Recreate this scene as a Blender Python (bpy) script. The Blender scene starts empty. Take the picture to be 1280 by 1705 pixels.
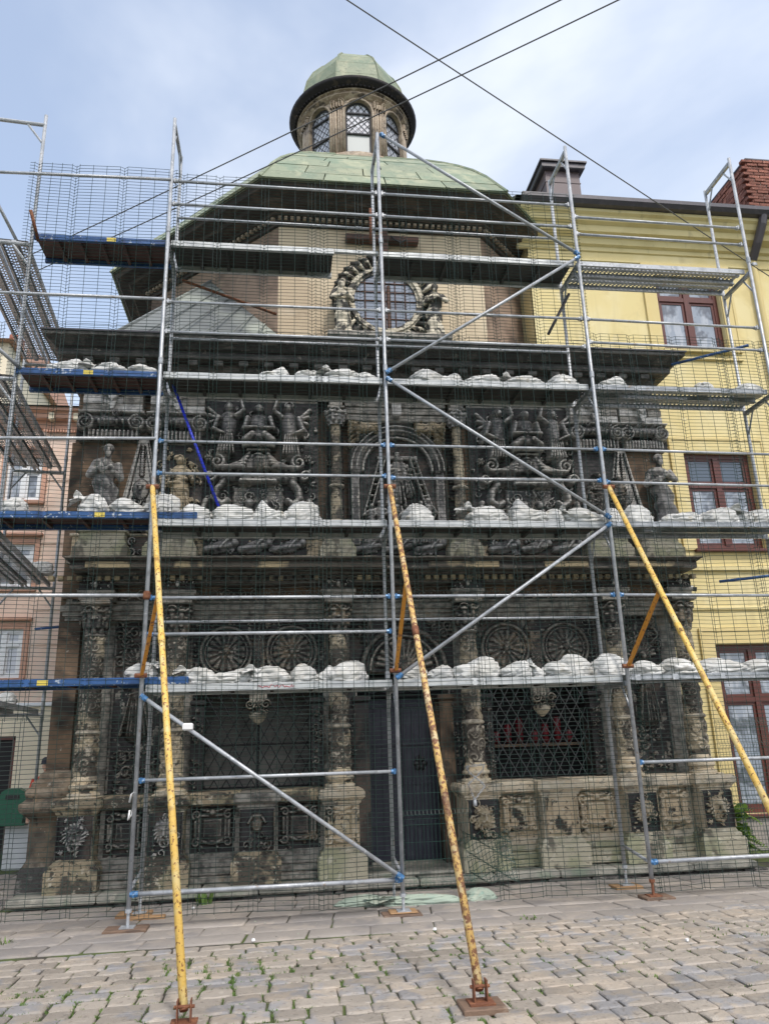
import bpy, bmesh, math, random
import numpy as np
from mathutils import Vector, Matrix

random.seed(7)
NR = np.random.RandomState(11)
scene = bpy.context.scene
COL = scene.collection
PI = math.pi

# ------------------------------------------------------------------ camera, sky, sun, exposure
cam_d = bpy.data.cameras.new('camera')
cam = bpy.data.objects.new('camera', cam_d)
COL.objects.link(cam)
scene.camera = cam
YAW, PITCH, ROLL = 0.1359, 0.2906, -0.0317
_F = Vector((math.sin(YAW) * math.cos(PITCH), math.cos(YAW) * math.cos(PITCH), math.sin(PITCH)))
_R0 = Vector((math.cos(YAW), -math.sin(YAW), 0))
_U0 = _R0.cross(_F)
_R = _R0 * math.cos(ROLL) + _U0 * math.sin(ROLL)
_U = _R0 * -math.sin(ROLL) + _U0 * math.cos(ROLL)
cam.matrix_world = Matrix(((_R.x, _U.x, -_F.x, -1.3374), (_R.y, _U.y, -_F.y, -9.2602), (_R.z, _U.z, -_F.z, 1.3288), (0, 0, 0, 1)))
cam_d.sensor_fit = 'VERTICAL'
cam_d.sensor_height = 36.0
cam_d.lens = 36.0 * 1280 / 1705
cam_d.clip_start = 0.1
cam_d.clip_end = 3000

SUN_EL, SUN_AZ = math.radians(55), math.radians(160)      # azimuth clockwise from +Y: behind the camera, to its right
world = bpy.data.worlds.new('World')
scene.world = world
world.use_nodes = True
wt = world.node_tree
wt.nodes.clear()
w_out = wt.nodes.new('ShaderNodeOutputWorld')
w_bg = wt.nodes.new('ShaderNodeBackground')
w_sky = wt.nodes.new('ShaderNodeTexSky')
w_sky.sky_type = 'NISHITA'
w_sky.sun_disc = False
w_sky.sun_elevation = SUN_EL
w_sky.sun_rotation = SUN_AZ
w_sky.air_density = 1.0
w_sky.dust_density = 2.0
w_sky.ozone_density = 1.5
w_tc = wt.nodes.new('ShaderNodeTexCoord')
w_map = wt.nodes.new('ShaderNodeMapping')
w_map.inputs['Location'].default_value = (0.6, 4.9, 6.1)
w_map.inputs['Scale'].default_value = (1.0, 1.0, 1.7)
w_n = wt.nodes.new('ShaderNodeTexNoise')
w_n.inputs['Scale'].default_value = 1.5
w_n.inputs['Detail'].default_value = 6
w_n.inputs['Roughness'].default_value = 0.5
w_n.inputs['Distortion'].default_value = 0.25
w_r = wt.nodes.new('ShaderNodeMapRange')
w_r.interpolation_type = 'SMOOTHSTEP'
w_r.inputs['From Min'].default_value = 0.36
w_r.inputs['From Max'].default_value = 0.66
w_r.inputs['To Min'].default_value = 0.24
w_r.inputs['To Max'].default_value = 1.0
w_mix = wt.nodes.new('ShaderNodeMix')
w_mix.data_type = 'RGBA'
w_mix.inputs['B'].default_value = (6.8, 7.2, 7.9, 1)         # bright thin cloud
w_mul = wt.nodes.new('ShaderNodeMix')
w_mul.data_type = 'RGBA'
w_mul.blend_type = 'MULTIPLY'
w_mul.inputs['Factor'].default_value = 1.0
w_mul.inputs['B'].default_value = (2.15, 2.05, 1.9, 1)
wt.links.new(w_tc.outputs['Generated'], w_map.inputs['Vector'])
wt.links.new(w_map.outputs['Vector'], w_n.inputs['Vector'])
wt.links.new(w_n.outputs['Fac'], w_r.inputs['Value'])
wt.links.new(w_r.outputs['Result'], w_mix.inputs['Factor'])
wt.links.new(w_sky.outputs['Color'], w_mul.inputs['A'])
wt.links.new(w_mul.outputs['Result'], w_mix.inputs['A'])
wt.links.new(w_mix.outputs['Result'], w_bg.inputs['Color'])
w_bg.inputs['Strength'].default_value = 0.1
wt.links.new(w_bg.outputs['Background'], w_out.inputs['Surface'])

sun_d = bpy.data.lights.new('sun', 'SUN')
sun_d.energy = 1.5
sun_d.angle = math.radians(10)
sun_d.color = (1.0, 0.96, 0.9)
sun = bpy.data.objects.new('sun', sun_d)
COL.objects.link(sun)
_sd = Vector((math.sin(SUN_AZ) * math.cos(SUN_EL), math.cos(SUN_AZ) * math.cos(SUN_EL), math.sin(SUN_EL)))
sun.rotation_euler = (-_sd).to_track_quat('-Z', 'Y').to_euler()
sun.location = (0, -20, 30)

scene.cycles.diffuse_bounces = 2
scene.cycles.glossy_bounces = 2
scene.cycles.max_bounces = 4
vs = scene.view_settings
vs.view_transform = 'Standard'
vs.look = 'None'
vs.exposure = 0.6
vs.gamma = 1.0
vs.use_curve_mapping = False

# ------------------------------------------------------------------ materials
class NT:
    def __init__(self, name):
        self.m = bpy.data.materials.new(name)
        self.m.use_nodes = True
        self.t = self.m.node_tree
        self.b = self.t.nodes['Principled BSDF']
        g = self.t.nodes.new('ShaderNodeNewGeometry')
        self.pos = g.outputs['Position']
        self.geo = g
    def new(self, k, **kw):
        n = self.t.nodes.new(k)
        for a, v in kw.items():
            n.inputs[a].default_value = v
        return n
    def link(self, a, b):
        self.t.links.new(a, b)
    def noise(self, scale, detail=4, rough=.6, stretch=None, dist=0.0, off=0.0):
        src = self.pos
        mp = self.new('ShaderNodeMapping')
        mp.inputs['Location'].default_value = (off, off * .7, off * 1.3)
        if stretch:
            mp.inputs['Scale'].default_value = stretch
        self.link(src, mp.inputs['Vector'])
        n = self.new('ShaderNodeTexNoise', Scale=scale, Detail=detail, Roughness=rough, Distortion=dist)
        self.link(mp.outputs['Vector'], n.inputs['Vector'])
        return n.outputs['Fac']
    def ramp(self, v, lo, hi, a=0.0, b=1.0):
        n = self.new('ShaderNodeMapRange')
        n.inputs['From Min'].default_value = lo
        n.inputs['From Max'].default_value = hi
        n.inputs['To Min'].default_value = a
        n.inputs['To Max'].default_value = b
        self.link(v, n.inputs['Value'])
        return n.outputs['Result']
    def mix(self, f, a, b, mode='MIX'):
        n = self.new('ShaderNodeMix')
        n.data_type = 'RGBA'
        n.blend_type = mode
        for key, v in (('Factor', f), ('A', a), ('B', b)):
            s = n.inputs[key]
            if isinstance(v, (int, float)):
                s.default_value = v
            elif isinstance(v, (tuple, list)):
                s.default_value = (*v, 1) if len(v) == 3 else v
            else:
                self.link(v, s)
        return n.outputs['Result']
    def math(self, op, a, b):
        n = self.new('ShaderNodeMath')
        n.operation = op
        for i, v in enumerate((a, b)):
            if isinstance(v, (int, float)):
                n.inputs[i].default_value = v
            else:
                self.link(v, n.inputs[i])
        return n.outputs[0]
    def bump(self, h, strength, dist=.02):
        n = self.new('ShaderNodeBump', Strength=strength, Distance=dist)
        self.link(h, n.inputs['Height'])
        self.link(n.outputs['Normal'], self.b.inputs['Normal'])

def pmat(name, base, layers=(), rough=.7, metal=0.0, bump=None, spec=.5, rnd=0.0, edge=None):
    """base colour, then layers (colour, scale, lo, hi, strength, stretch) mixed in by noise; rnd = per-object brightness spread"""
    t = NT(name)
    col = (*base, 1)
    for i, L in enumerate(layers):
        c, sc, lo, hi = L[:4]
        st = L[4] if len(L) > 4 else 1.0
        stretch = L[5] if len(L) > 5 else None
        f = t.ramp(t.noise(sc, 3, .62, stretch, .2, 3.7 * i + len(name)), lo, hi, 0, st)
        col = t.mix(f, col, c)
    if edge:
        f = t.ramp(t.geo.outputs['Pointiness'], edge[1], edge[2], 0, edge[3])  # convex edges lightened: worn stone, and carving highlights put into the colour
        f = t.math('MULTIPLY', f, t.ramp(t.noise(9, 2), .35, .6, .25, 1))
        col = t.mix(f, col, edge[0])
    if rnd:
        oi = t.new('ShaderNodeObjectInfo')
        v = t.ramp(oi.outputs['Random'], 0, 1, 1 - rnd, 1 + rnd)
        cb = t.new('ShaderNodeCombineColor')
        for k in ('Red', 'Green', 'Blue'):
            t.link(v, cb.inputs[k])
        col = t.mix(1.0, col, cb.outputs[0], 'MULTIPLY')
    if isinstance(col, tuple):
        t.b.inputs['Base Color'].default_value = col
    else:
        t.link(col, t.b.inputs['Base Color'])
    t.b.inputs['Roughness'].default_value = rough
    t.b.inputs['Metallic'].default_value = metal
    t.b.inputs['Specular IOR Level'].default_value = spec
    if bump:
        t.bump(t.noise(bump[0], 3, .65), bump[1], bump[2] if len(bump) > 2 else .02)
    return t.m

M = {}
BLK = (.012, .0115, .0115)
PALE = (.44, .41, .35)
M['soot'] = pmat('sooty_stone', (.060, .049, .040), [((.27, .21, .14), 1.5, .54, .62, .75), (BLK, 2.6, .47, .56, .96), (BLK, 11, .50, .58, .85), (PALE, 5, .63, .69, .55, (1, 1, .3)), (PALE, 26, .66, .71, .7)], rough=.55, bump=(45, .7), edge=((.34, .32, .28), .51, .57, .9))
M['carved'] = pmat('grey_carved_stone', (.21, .20, .195), [((.33, .29, .23), 1.7, .54, .64, .5), ((.035, .034, .036), 2.3, .48, .57, .9), (BLK, 9, .58, .64, .8), (PALE, 6, .60, .66, .6, (1, 1, .35)), ((.55, .53, .48), 30, .64, .70, .6)], rough=.45, bump=(50, .5), edge=((.60, .58, .54), .508, .56, .95))
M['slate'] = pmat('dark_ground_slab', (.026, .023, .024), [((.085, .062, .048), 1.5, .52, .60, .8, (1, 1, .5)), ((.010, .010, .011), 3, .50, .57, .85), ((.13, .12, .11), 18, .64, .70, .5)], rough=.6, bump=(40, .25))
M['tan'] = pmat('worn_tan_stone', (.50, .40, .27), [((.32, .285, .185), 3, .5, .62, .6), (BLK, 3.4, .555, .61, .93), (BLK, 13, .58, .64, .85), ((.55, .50, .39), 9, .58, .66, .7)], rough=.75, bump=(40, .8), edge=((.60, .54, .43), .508, .57, .75))
M['column'] = pmat('worn_column_stone', (.40, .34, .24), [((.052, .046, .04), 1.7, .43, .51, .94), (BLK, 12, .56, .63, .85), ((.56, .51, .42), 8, .60, .68, .7)], rough=.7, bump=(50, .7), edge=((.60, .55, .45), .508, .57, .75))
M['base'] = pmat('mossy_base_stone', (.42, .385, .29), [((.27, .28, .17), 2.2, .47, .58, .75), ((.09, .08, .065), 3.0, .53, .60, .8, (1, 1, .5)), ((.56, .53, .43), 8, .58, .66, .6), ((.13, .12, .09), 17, .60, .66, .7)], rough=.8, bump=(30, .7))
M['sootbase'] = pmat('sooty_base_stone', (.30, .245, .165), [((.20, .19, .12), 2.2, .47, .58, .7), ((.055, .048, .04), 2.6, .46, .54, .92), ((.50, .46, .37), 9, .60, .67, .7), (BLK, 15, .56, .62, .8)], rough=.8, bump=(30, .9))
M['corona'] = pmat('black_cornice_stone', (.022, .020, .019), [((.075, .066, .058), 5, .5, .60, .8), ((.26, .23, .19), 9, .63, .69, .75), ((.15, .13, .11), 5, .60, .66, .7, (.3, 1, 2))], rough=.6, bump=(35, .6), edge=((.20, .19, .17), .53, .62, .6))
M['tanband'] = pmat('tan_cornice_stone', (.34, .28, .175), [((.05, .045, .04), 1.6, .47, .54, .95), (BLK, 12, .58, .7, .8)], rough=.75, bump=(35, .5))
M['brownwall'] = pmat('brown_soot_stucco', (.17, .115, .075), [((.07, .052, .04), 1.4, .45, .56, .9), ((.29, .19, .12), 2.3, .58, .66, .6), (BLK, 1.0, .52, .60, .9), (PALE, 9, .66, .70, .6)], rough=.85, bump=(25, .4))
M['darkbrown'] = pmat('blackened_brown_stone', (.11, .078, .05), [((.045, .036, .03), 1.8, .46, .56, .9), ((.22, .15, .09), 3, .58, .66, .7), (BLK, 5, .53, .60, .9), (PALE, 14, .66, .71, .6)], rough=.8, bump=(25, .7), edge=((.30, .25, .19), .52, .6, .7))
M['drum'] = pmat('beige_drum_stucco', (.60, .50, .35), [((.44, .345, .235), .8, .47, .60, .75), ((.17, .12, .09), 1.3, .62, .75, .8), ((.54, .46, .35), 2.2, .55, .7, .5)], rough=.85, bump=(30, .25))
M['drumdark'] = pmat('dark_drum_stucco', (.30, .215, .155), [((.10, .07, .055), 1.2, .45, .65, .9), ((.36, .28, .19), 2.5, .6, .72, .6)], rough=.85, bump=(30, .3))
M['copper'] = pmat('green_copper', (.215, .25, .165), [((.155, .215, .145), 1.6, .47, .60, .8), ((.35, .36, .235), 2.4, .52, .62, .65, (1, 1, .4)), ((.12, .15, .10), 7, .60, .68, .7), ((.42, .44, .32), 14, .62, .70, .5), ((.11, .11, .08), 18, .60, .68, .7)], rough=.6, bump=(12, .12), rnd=.1)
M['copperdark'] = pmat('dark_copper_seam', (.14, .17, .115), rough=.6)
M['greyroof'] = pmat('grey_sheet_roof', (.15, .165, .165), [((.34, .37, .32), .55, .50, .62, .85), ((.10, .11, .12), 1.1, .55, .7, .7)], rough=.5, bump=(10, .15))
M['eave'] = pmat('black_timber_eave', (.035, .028, .024), [((.10, .075, .055), 3, .5, .66, .8, (1, 1, 6)), ((.28, .23, .18), 9, .70, .78, .8)], rough=.7, bump=(20, .6))
M['lantern'] = pmat('brown_lantern_stone', (.27, .205, .14), [((.46, .38, .28), 5, .5, .58, .8), ((.05, .038, .03), 3, .52, .60, .9), ((.56, .49, .39), 14, .60, .67, .7)], rough=.7, bump=(30, .6), edge=((.42, .35, .27), .515, .6, .7))
M['rim'] = pmat('dark_lantern_rim', (.014, .012, .015), [((.06, .045, .035), 6, .56, .66, .8)], rough=.75, bump=(25, .5))
M['oculus'] = pmat('pale_oculus_stone', (.55, .50, .39), [((.03, .028, .026), 5, .46, .52, .96), ((.66, .62, .51), 9, .60, .68, .6)], rough=.7, bump=(30, .4))  # black-and-white stone; black patches also paint in the statues' dark shading
M['glass'] = pmat('window_glass', (.05, .075, .11), rough=.06, spec=1.0)
M['skyglass'] = pmat('pale_blue_glass', (.15, .185, .24), [((.06, .08, .11), 1.7, .52, .58, .8)], rough=.12, spec=1.0)  # reflected sky is painted into the base colour
M['glassgrey'] = pmat('grey_blind_glass', (.46, .50, .49), rough=.15, spec=.8)
M['glasspale'] = pmat('pale_leaded_glass', (.52, .55, .62), [((.40, .42, .48), 5, .5, .6, .7)], rough=.2, spec=.8)  # pale colour stands in for sky seen through the lantern panes
M['curtain'] = pmat('curtained_glass', (.26, .30, .36), [((.44, .47, .52), 3, .5, .6, .7, (3, 1, .6)), ((.06, .07, .09), 2.2, .52, .60, .8)], rough=.12, spec=.9)
M['lead'] = pmat('black_lead', (.03, .03, .035), rough=.5)
M['iron'] = pmat('black_iron', (.02, .021, .024), [((.06, .055, .05), 20, .55, .7, .6)], rough=.5, metal=.4)
M['door'] = pmat('navy_iron_door', (.008, .009, .022), [((.028, .03, .045), 7, .5, .7, .6)], rough=.5)
M['galv'] = pmat('galvanised_steel', (.40, .42, .445), [((.70, .70, .68), 40, .66, .70, .8), ((.22, .22, .22), 13, .62, .67, .6), ((.27, .29, .31), 6, .47, .60, .8), ((.56, .58, .60), 20, .58, .66, .7), ((.30, .23, .17), 8, .66, .71, .7)], rough=.40, metal=.25, bump=(60, .12))
M['alu'] = pmat('dull_aluminium', (.55, .57, .57), [((.40, .42, .43), 6, .48, .64, .8), ((.25, .24, .22), 16, .62, .74, .6)], rough=.45, metal=.25, bump=(60, .15))
M['ply'] = pmat('dark_deck_plywood', (.035, .032, .030), [((.075, .066, .055), 3, .5, .68, .7, (.3, 4, 1))], rough=.7)
M['plybrown'] = pmat('brown_deck_plywood', (.085, .038, .030), [((.04, .022, .02), 3, .45, .62, .8, (.3, 4, 1))], rough=.65)
M['blue'] = pmat('chipped_blue_paint', (.025, .09, .25), [((.015, .045, .14), 6, .5, .62, .7), ((.50, .55, .60), 16, .61, .66, .85), ((.20, .10, .05), 11, .68, .74, .7)], rough=.42, bump=(50, .15))
M['bluebright'] = pmat('bright_blue_paint', (.012, .03, .55), [((.03, .08, .4), 20, .55, .66, .6)], rough=.4)
M['coupler'] = pmat('blue_wedge_coupler', (.045, .15, .32), [((.4, .48, .55), 30, .56, .66, .8)], rough=.4, metal=.2)
M['yellow'] = pmat('yellow_paint_rusting', (.70, .46, .11), [((.66, .53, .24), 5, .48, .60, .8), ((.20, .075, .03), 34, .57, .62, .9), ((.15, .055, .03), 3.5, .60, .68, .6)], rough=.5, bump=(70, .3))
M['rustyellow'] = pmat('rusted_yellow_paint', (.60, .39, .13), [((.60, .52, .33), 6, .5, .62, .7), ((.20, .085, .045), 26, .50, .56, .95), ((.14, .06, .04), 5, .53, .62, .8)], rough=.6, bump=(70, .4))
M['orange'] = pmat('rusty_orange_paint', (.58, .25, .03), [((.22, .08, .03), 18, .55, .63, .9)], rough=.55, bump=(60, .3))
M['rust'] = pmat('rust', (.16, .06, .03), [((.30, .13, .06), 20, .5, .65, .8)], rough=.8, bump=(60, .4))
M['wire'] = pmat('green_coated_wire', (.022, .048, .040), [((.06, .08, .075), 2, .54, .64, .7)], rough=.4, spec=.4)
M['wiregreen'] = pmat('dark_green_wire', (.010, .050, .038), rough=.4)
M['greyiron'] = pmat('grey_painted_iron', (.09, .095, .10), [((.06, .06, .06), 12, .52, .62, .7)], rough=.5)
M['bag'] = pmat('white_woven_sack', (.70, .70, .68), [((.56, .55, .51), 4, .5, .62, .75), ((.44, .39, .29), 5, .62, .70, .6), ((.36, .33, .28), 16, .66, .72, .5)], rough=.7, bump=(160, .18), rnd=.07)
M['bagblue'] = pmat('bluish_woven_sack', (.60, .68, .76), [((.50, .56, .62), 5, .5, .66, .7)], rough=.7, bump=(160, .18))
M['baggreen'] = pmat('pale_green_sack', (.33, .40, .33), [((.46, .46, .37), 3, .5, .65, .7), ((.20, .36, .30), 6, .58, .7, .6), ((.20, .17, .12), 12, .66, .74, .6)], rough=.75, bump=(120, .25))
M['wood'] = pmat('rough_timber', (.36, .22, .11), [((.20, .11, .06), 5, .5, .63, .8, (1, 6, 6)), ((.10, .08, .06), 8, .62, .7, .7)], rough=.8, bump=(30, .5))
M['wooddark'] = pmat('dark_timber', (.17, .11, .075), [((.07, .05, .04), 5, .5, .63, .8, (1, 6, 6)), ((.30, .25, .19), 9, .6, .7, .6)], rough=.8, bump=(30, .5))
M['beam'] = pmat('brown_timber_cross', (.10, .05, .035), [((.045, .025, .02), 4, .5, .64, .8)], rough=.7)
M['yelwall'] = pmat('yellow_stucco', (.70, .59, .295), [((.74, .65, .38), .9, .48, .60, .7), ((.50, .42, .22), 2.6, .56, .70, .55, (1, 1, .07)), ((.77, .71, .50), .55, .60, .63, .55), ((.60, .50, .25), 1.7, .56, .68, .6), ((.50, .44, .26), 5, .64, .74, .5, (1, 1, .3)), ((.78, .70, .45), 3.1, .62, .70, .5)], rough=.9, bump=(60, .12))
M['yelwarm'] = pmat('ochre_window_surround', (.66, .54, .26), [((.70, .58, .31), 2, .5, .66, .6)], rough=.9, bump=(60, .1))
M['yelcorn'] = pmat('pale_yellow_cornice', (.68, .585, .31), [((.55, .46, .22), 1.5, .5, .66, .6), ((.40, .35, .2), 6, .60, .70, .5, (1, 1, .2))], rough=.9)
M['brownframe'] = pmat('brown_window_frame', (.105, .030, .022), [((.07, .02, .017), 8, .5, .65, .6)], rough=.4)
M['whiteframe'] = pmat('white_window_frame', (.74, .76, .78), rough=.4)
M['roofdark'] = pmat('dark_sheet_roof', (.065, .062, .075), [((.11, .10, .12), 5, .5, .65, .6)], rough=.45)
M['chimclad'] = pmat('brown_sheet_chimney', (.115, .085, .09), [((.16, .125, .13), 3, .5, .66, .6)], rough=.5)
M['downpipe'] = pmat('dark_downpipe', (.07, .062, .07), rough=.4)
M['brick'] = pmat('old_red_brick', (.27, .11, .078), [((.16, .065, .05), 9, .5, .63, .8), ((.50, .38, .32), 16, .62, .72, .6)], rough=.9, bump=(50, .6), rnd=.35)
M['mortar'] = pmat('grey_mortar', (.30, .26, .23), rough=.95, bump=(60, .5))
M['pink'] = pmat('pink_stucco', (.78, .59, .48), [((.78, .64, .55), 1.6, .48, .62, .7), ((.74, .64, .52), 2.6, .58, .68, .7), ((.58, .37, .28), 4, .62, .74, .5)], rough=.9, bump=(40, .25))
M['pinkdeep'] = pmat('terracotta_trim', (.58, .34, .25), [((.64, .38, .27), 4, .5, .66, .6)], rough=.9, bump=(40, .25))
M['cream'] = pmat('cream_stucco', (.76, .68, .52), [((.72, .65, .50), 1.8, .5, .64, .7), ((.56, .47, .33), 5, .62, .74, .5)], rough=.9, bump=(40, .2))
M['whiteplinth'] = pmat('white_plinth', (.64, .65, .66), [((.5, .5, .5), 3, .55, .7, .6)], rough=.85)
M['bin'] = pmat('green_plastic', (.008, .10, .055), rough=.35)
M['ground'] = pmat('sandy_joint_soil', (.06, .054, .043), [((.055, .05, .04), 6, .5, .65, .8), ((.075, .105, .025), 1.3, .47, .56, .9)], rough=.95, bump=(40, .6))
M['cobble'] = pmat('grey_cobble', (.30, .265, .225), [((.38, .32, .255), 1.9, .52, .60, .7), ((.235, .235, .245), 2.6, .52, .60, .8), ((.15, .13, .11), 22, .58, .66, .6), ((.42, .38, .33), 13, .60, .68, .55)], rough=.62, bump=(45, .5), rnd=.2)
M['slab'] = pmat('pinkish_paving_slab', (.29, .262, .235), [((.225, .21, .20), 1.6, .48, .58, .8), ((.36, .315, .27), 2.4, .55, .62, .7), ((.17, .145, .135), 20, .6, .72, .5)], rough=.75, bump=(40, .3), rnd=.10)
M['plinth'] = pmat('damp_plinth_stone', (.30, .29, .25), [((.13, .135, .12), 2.4, .46, .62, .85), ((.20, .25, .18), 3.2, .54, .66, .6), ((.46, .43, .36), 8, .6, .7, .6)], rough=.85, bump=(22, .9))
M['rubble'] = pmat('dark_rubble', (.085, .08, .075), [((.22, .21, .19), 6, .56, .68, .8)], rough=.9, bump=(20, 1.0, .05))
M['grass'] = pmat('joint_grass', (.085, .155, .03), [((.14, .20, .045), 9, .5, .65, .8)], rough=.8)
M['fern'] = pmat('fern_leaf', (.12, .22, .03), [((.19, .29, .06), 12, .5, .65, .8)], rough=.6)
M['skin'] = pmat('skin', (.55, .33, .24), rough=.6)
M['cap'] = pmat('navy_cap', (.02, .022, .035), rough=.7)
M['redcloth'] = pmat('red_cloth', (.52, .06, .035), rough=.8)
M['darkcloth'] = pmat('dark_cloth', (.03, .032, .045), rough=.85)
M['white'] = pmat('white_plastic', (.72, .72, .72), rough=.35)
M['black'] = pmat('black_rubber', (.015, .015, .015), rough=.5)
M['cable'] = pmat('grey_cable', (.10, .10, .10), rough=.6)
M['label'] = pmat('yellow_label', (.70, .55, .10), rough=.5)
M['redink'] = pmat('red_marker', (.55, .02, .05), rough=.6)
M['redflower'] = pmat('red_lamp_glass', (.13, .008, .016), rough=.3)
M['interior'] = pmat('dim_interior', (.02, .02, .022), rough=.9)
M['greyinterior'] = pmat('grey_inner_wall', (.16, .155, .145), [((.09, .085, .08), 3, .5, .62, .7)], rough=.9)

# ------------------------------------------------------------------ mesh tools
def vnoise(x, y, seed=0):
    """smooth value noise on arrays, about -1..1"""
    r = np.random.RandomState(seed).rand(64, 64) * 2 - 1
    xi = np.floor(x).astype(int); yi = np.floor(y).astype(int)
    fx = x - xi; fy = y - yi
    fx = fx * fx * (3 - 2 * fx); fy = fy * fy * (3 - 2 * fy)
    a = r[xi % 64, yi % 64]; b = r[(xi + 1) % 64, yi % 64]
    c = r[xi % 64, (yi + 1) % 64]; d = r[(xi + 1) % 64, (yi + 1) % 64]
    return (a * (1 - fx) + b * fx) * (1 - fy) + (c * (1 - fx) + d * fx) * fy

class MB:
    def __init__(self):
        self.v = []
        self.f = []
    def add(self, vs_, fs_):
        o = len(self.v)
        self.v.extend([tuple(map(float, p)) for p in vs_])
        self.f.extend([tuple(i + o for i in f) for f in fs_])
        return self
    def box(self, x0, x1, y0, y1, z0, z1):
        return self.add([(x0, y0, z0), (x1, y0, z0), (x1, y1, z0), (x0, y1, z0), (x0, y0, z1), (x1, y0, z1), (x1, y1, z1), (x0, y1, z1)],
                        [(0, 3, 2, 1), (4, 5, 6, 7), (0, 1, 5, 4), (1, 2, 6, 5), (2, 3, 7, 6), (3, 0, 4, 7)])
    def bbox(self, x0, x1, y0, y1, z0, z1, b=.01):
        """box with chamfered edges along the top and front"""
        P = [(x0 + b, x1 - b, y0 + b, y1, z0), (x0, x1, y0, y1, z0 + b), (x0, x1, y0, y1, z1 - b), (x0 + b, x1 - b, y0 + b, y1, z1)]
        o = []
        for (a, c, d, e, z) in P:
            o += [(a, d, z), (c, d, z), (c, e, z), (a, e, z)]
        fs = [(0, 3, 2, 1), (12, 13, 14, 15)]
        for k in range(3):
            for i in range(4):
                j = (i + 1) % 4
                fs.append((4 * k + i, 4 * k + j, 4 * k + 4 + j, 4 * k + 4 + i))
        return self.add(o, fs)
    def tube(self, p0, p1, r, n=8, r1=None, caps=True):
        p0 = Vector(p0); p1 = Vector(p1)
        if r1 is None:
            r1 = r
        d = (p1 - p0)
        if d.length < 1e-6:
            return self
        d.normalize()
        u = d.orthogonal().normalized(); w = d.cross(u)
        vv = []
        for p, rr in ((p0, r), (p1, r1)):
            for i in range(n):
                a = 2 * PI * i / n
                vv.append(p + (u * math.cos(a) + w * math.sin(a)) * rr)
        fs = [(i, (i + 1) % n, n + (i + 1) % n, n + i) for i in range(n)]
        if caps:
            fs += [tuple(range(n - 1, -1, -1)), tuple(range(n, 2 * n))]
        return self.add(vv, fs)
    def path(self, pts, r, n=6, closed=False):
        pts = [Vector(p) for p in pts]
        rs = r if isinstance(r, (list, tuple)) else [r] * len(pts)
        vv = []; fs = []
        up = None
        N = len(pts)
        for k, p in enumerate(pts):
            if closed:
                d = pts[(k + 1) % N] - pts[k - 1]
            else:
                d = pts[min(k + 1, N - 1)] - pts[max(k - 1, 0)]
            d.normalize()
            if up is None:
                up = d.orthogonal().normalized()
            u = (up - d * up.dot(d))
            if u.length < 1e-4:
                u = d.orthogonal()
            u.normalize(); up = u
            w = d.cross(u)
            for i in range(n):
                a = 2 * PI * i / n
                vv.append(p + (u * math.cos(a) + w * math.sin(a)) * rs[k])
        for k in range(N if closed else N - 1):
            a = k * n; b = ((k + 1) % N) * n
            for i in range(n):
                j = (i + 1) % n
                fs.append((a + i, a + j, b + j, b + i))
        if not closed:
            fs += [tuple(range(n - 1, -1, -1)), tuple(range((N - 1) * n, N * n))]
        return self.add(vv, fs)
    def lathe(self, cx, cy, prof, n=24, caps=True, a0=0.0, sx=1, sy=1):
        vv = []
        for r, z in prof:
            for i in range(n):
                a = a0 + 2 * PI * i / n
                vv.append((cx + sx * r * math.cos(a), cy + sy * r * math.sin(a), z))
        fs = []
        for k in range(len(prof) - 1):
            for i in range(n):
                j = (i + 1) % n
                fs.append((k * n + i, k * n + j, (k + 1) * n + j, (k + 1) * n + i))
        if caps:
            fs += [tuple(range(n - 1, -1, -1)), tuple(range((len(prof) - 1) * n, len(prof) * n))]
        return self.add(vv, fs)
    def prism(self, poly, y0, y1):
        """polygon in (x, z), counter-clockwise seen from -Y, extruded from y0 (front) to y1"""
        n = len(poly)
        vv = [(x, y0, z) for x, z in poly] + [(x, y1, z) for x, z in poly]
        fs = [tuple(range(n)), tuple(range(2 * n - 1, n - 1, -1))]
        for i in range(n):
            j = (i + 1) % n
            fs.append((i, n + i, n + j, j))
        return self.add(vv, fs)
    def extr_x(self, prof, x0, x1):
        """closed profile in (y, z) extruded along X"""
        n = len(prof)
        vv = [(x0, y, z) for y, z in prof] + [(x1, y, z) for y, z in prof]
        fs = [tuple(range(n - 1, -1, -1)), tuple(range(n, 2 * n))]
        for i in range(n):
            j = (i + 1) % n
            fs.append((i, j, n + j, n + i))
        return self.add(vv, fs)
    def rect_sweep(self, xl, xr, yf, yb, prof):
        """moulding profile [(outward offset, z)] swept round left side, front and right side of a block, mitred"""
        vv = []
        for o, z in prof:
            vv += [(xl - o, yb, z), (xl - o, yf - o, z), (xr + o, yf - o, z), (xr + o, yb, z)]
        fs = []
        for k in range(len(prof) - 1):
            for i in range(3):
                fs.append((4 * k + i, 4 * k + i + 1, 4 * k + 5 + i, 4 * k + 4 + i))
        t = 4 * (len(prof) - 1)
        fs += [(3, 2, 1, 0), (t, t + 1, t + 2, t + 3)]
        return self.add(vv, fs)
    def ell(self, c, r, nu=14, nv=9, rot=None):
        vv = [];fs = []
        for j in range(nv + 1):
            b = -PI / 2 + PI * j / nv
            for i in range(nu):
                a = 2 * PI * i / nu
                p = Vector((r[0] * math.cos(a) * math.cos(b), r[1] * math.sin(a) * math.cos(b), r[2] * math.sin(b)))
                if rot is not None:
                    p = rot @ p
                vv.append(p + Vector(c))
        for j in range(nv):
            for i in range(nu):
                k = (i + 1) % nu
                fs.append((j * nu + i, j * nu + k, (j + 1) * nu + k, (j + 1) * nu + i))
        return self.add(vv, fs)
    def mesh(self, name):
        me = bpy.data.meshes.new(name)
        me.from_pydata(self.v, [], self.f)
        me.update()
        return me

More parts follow.
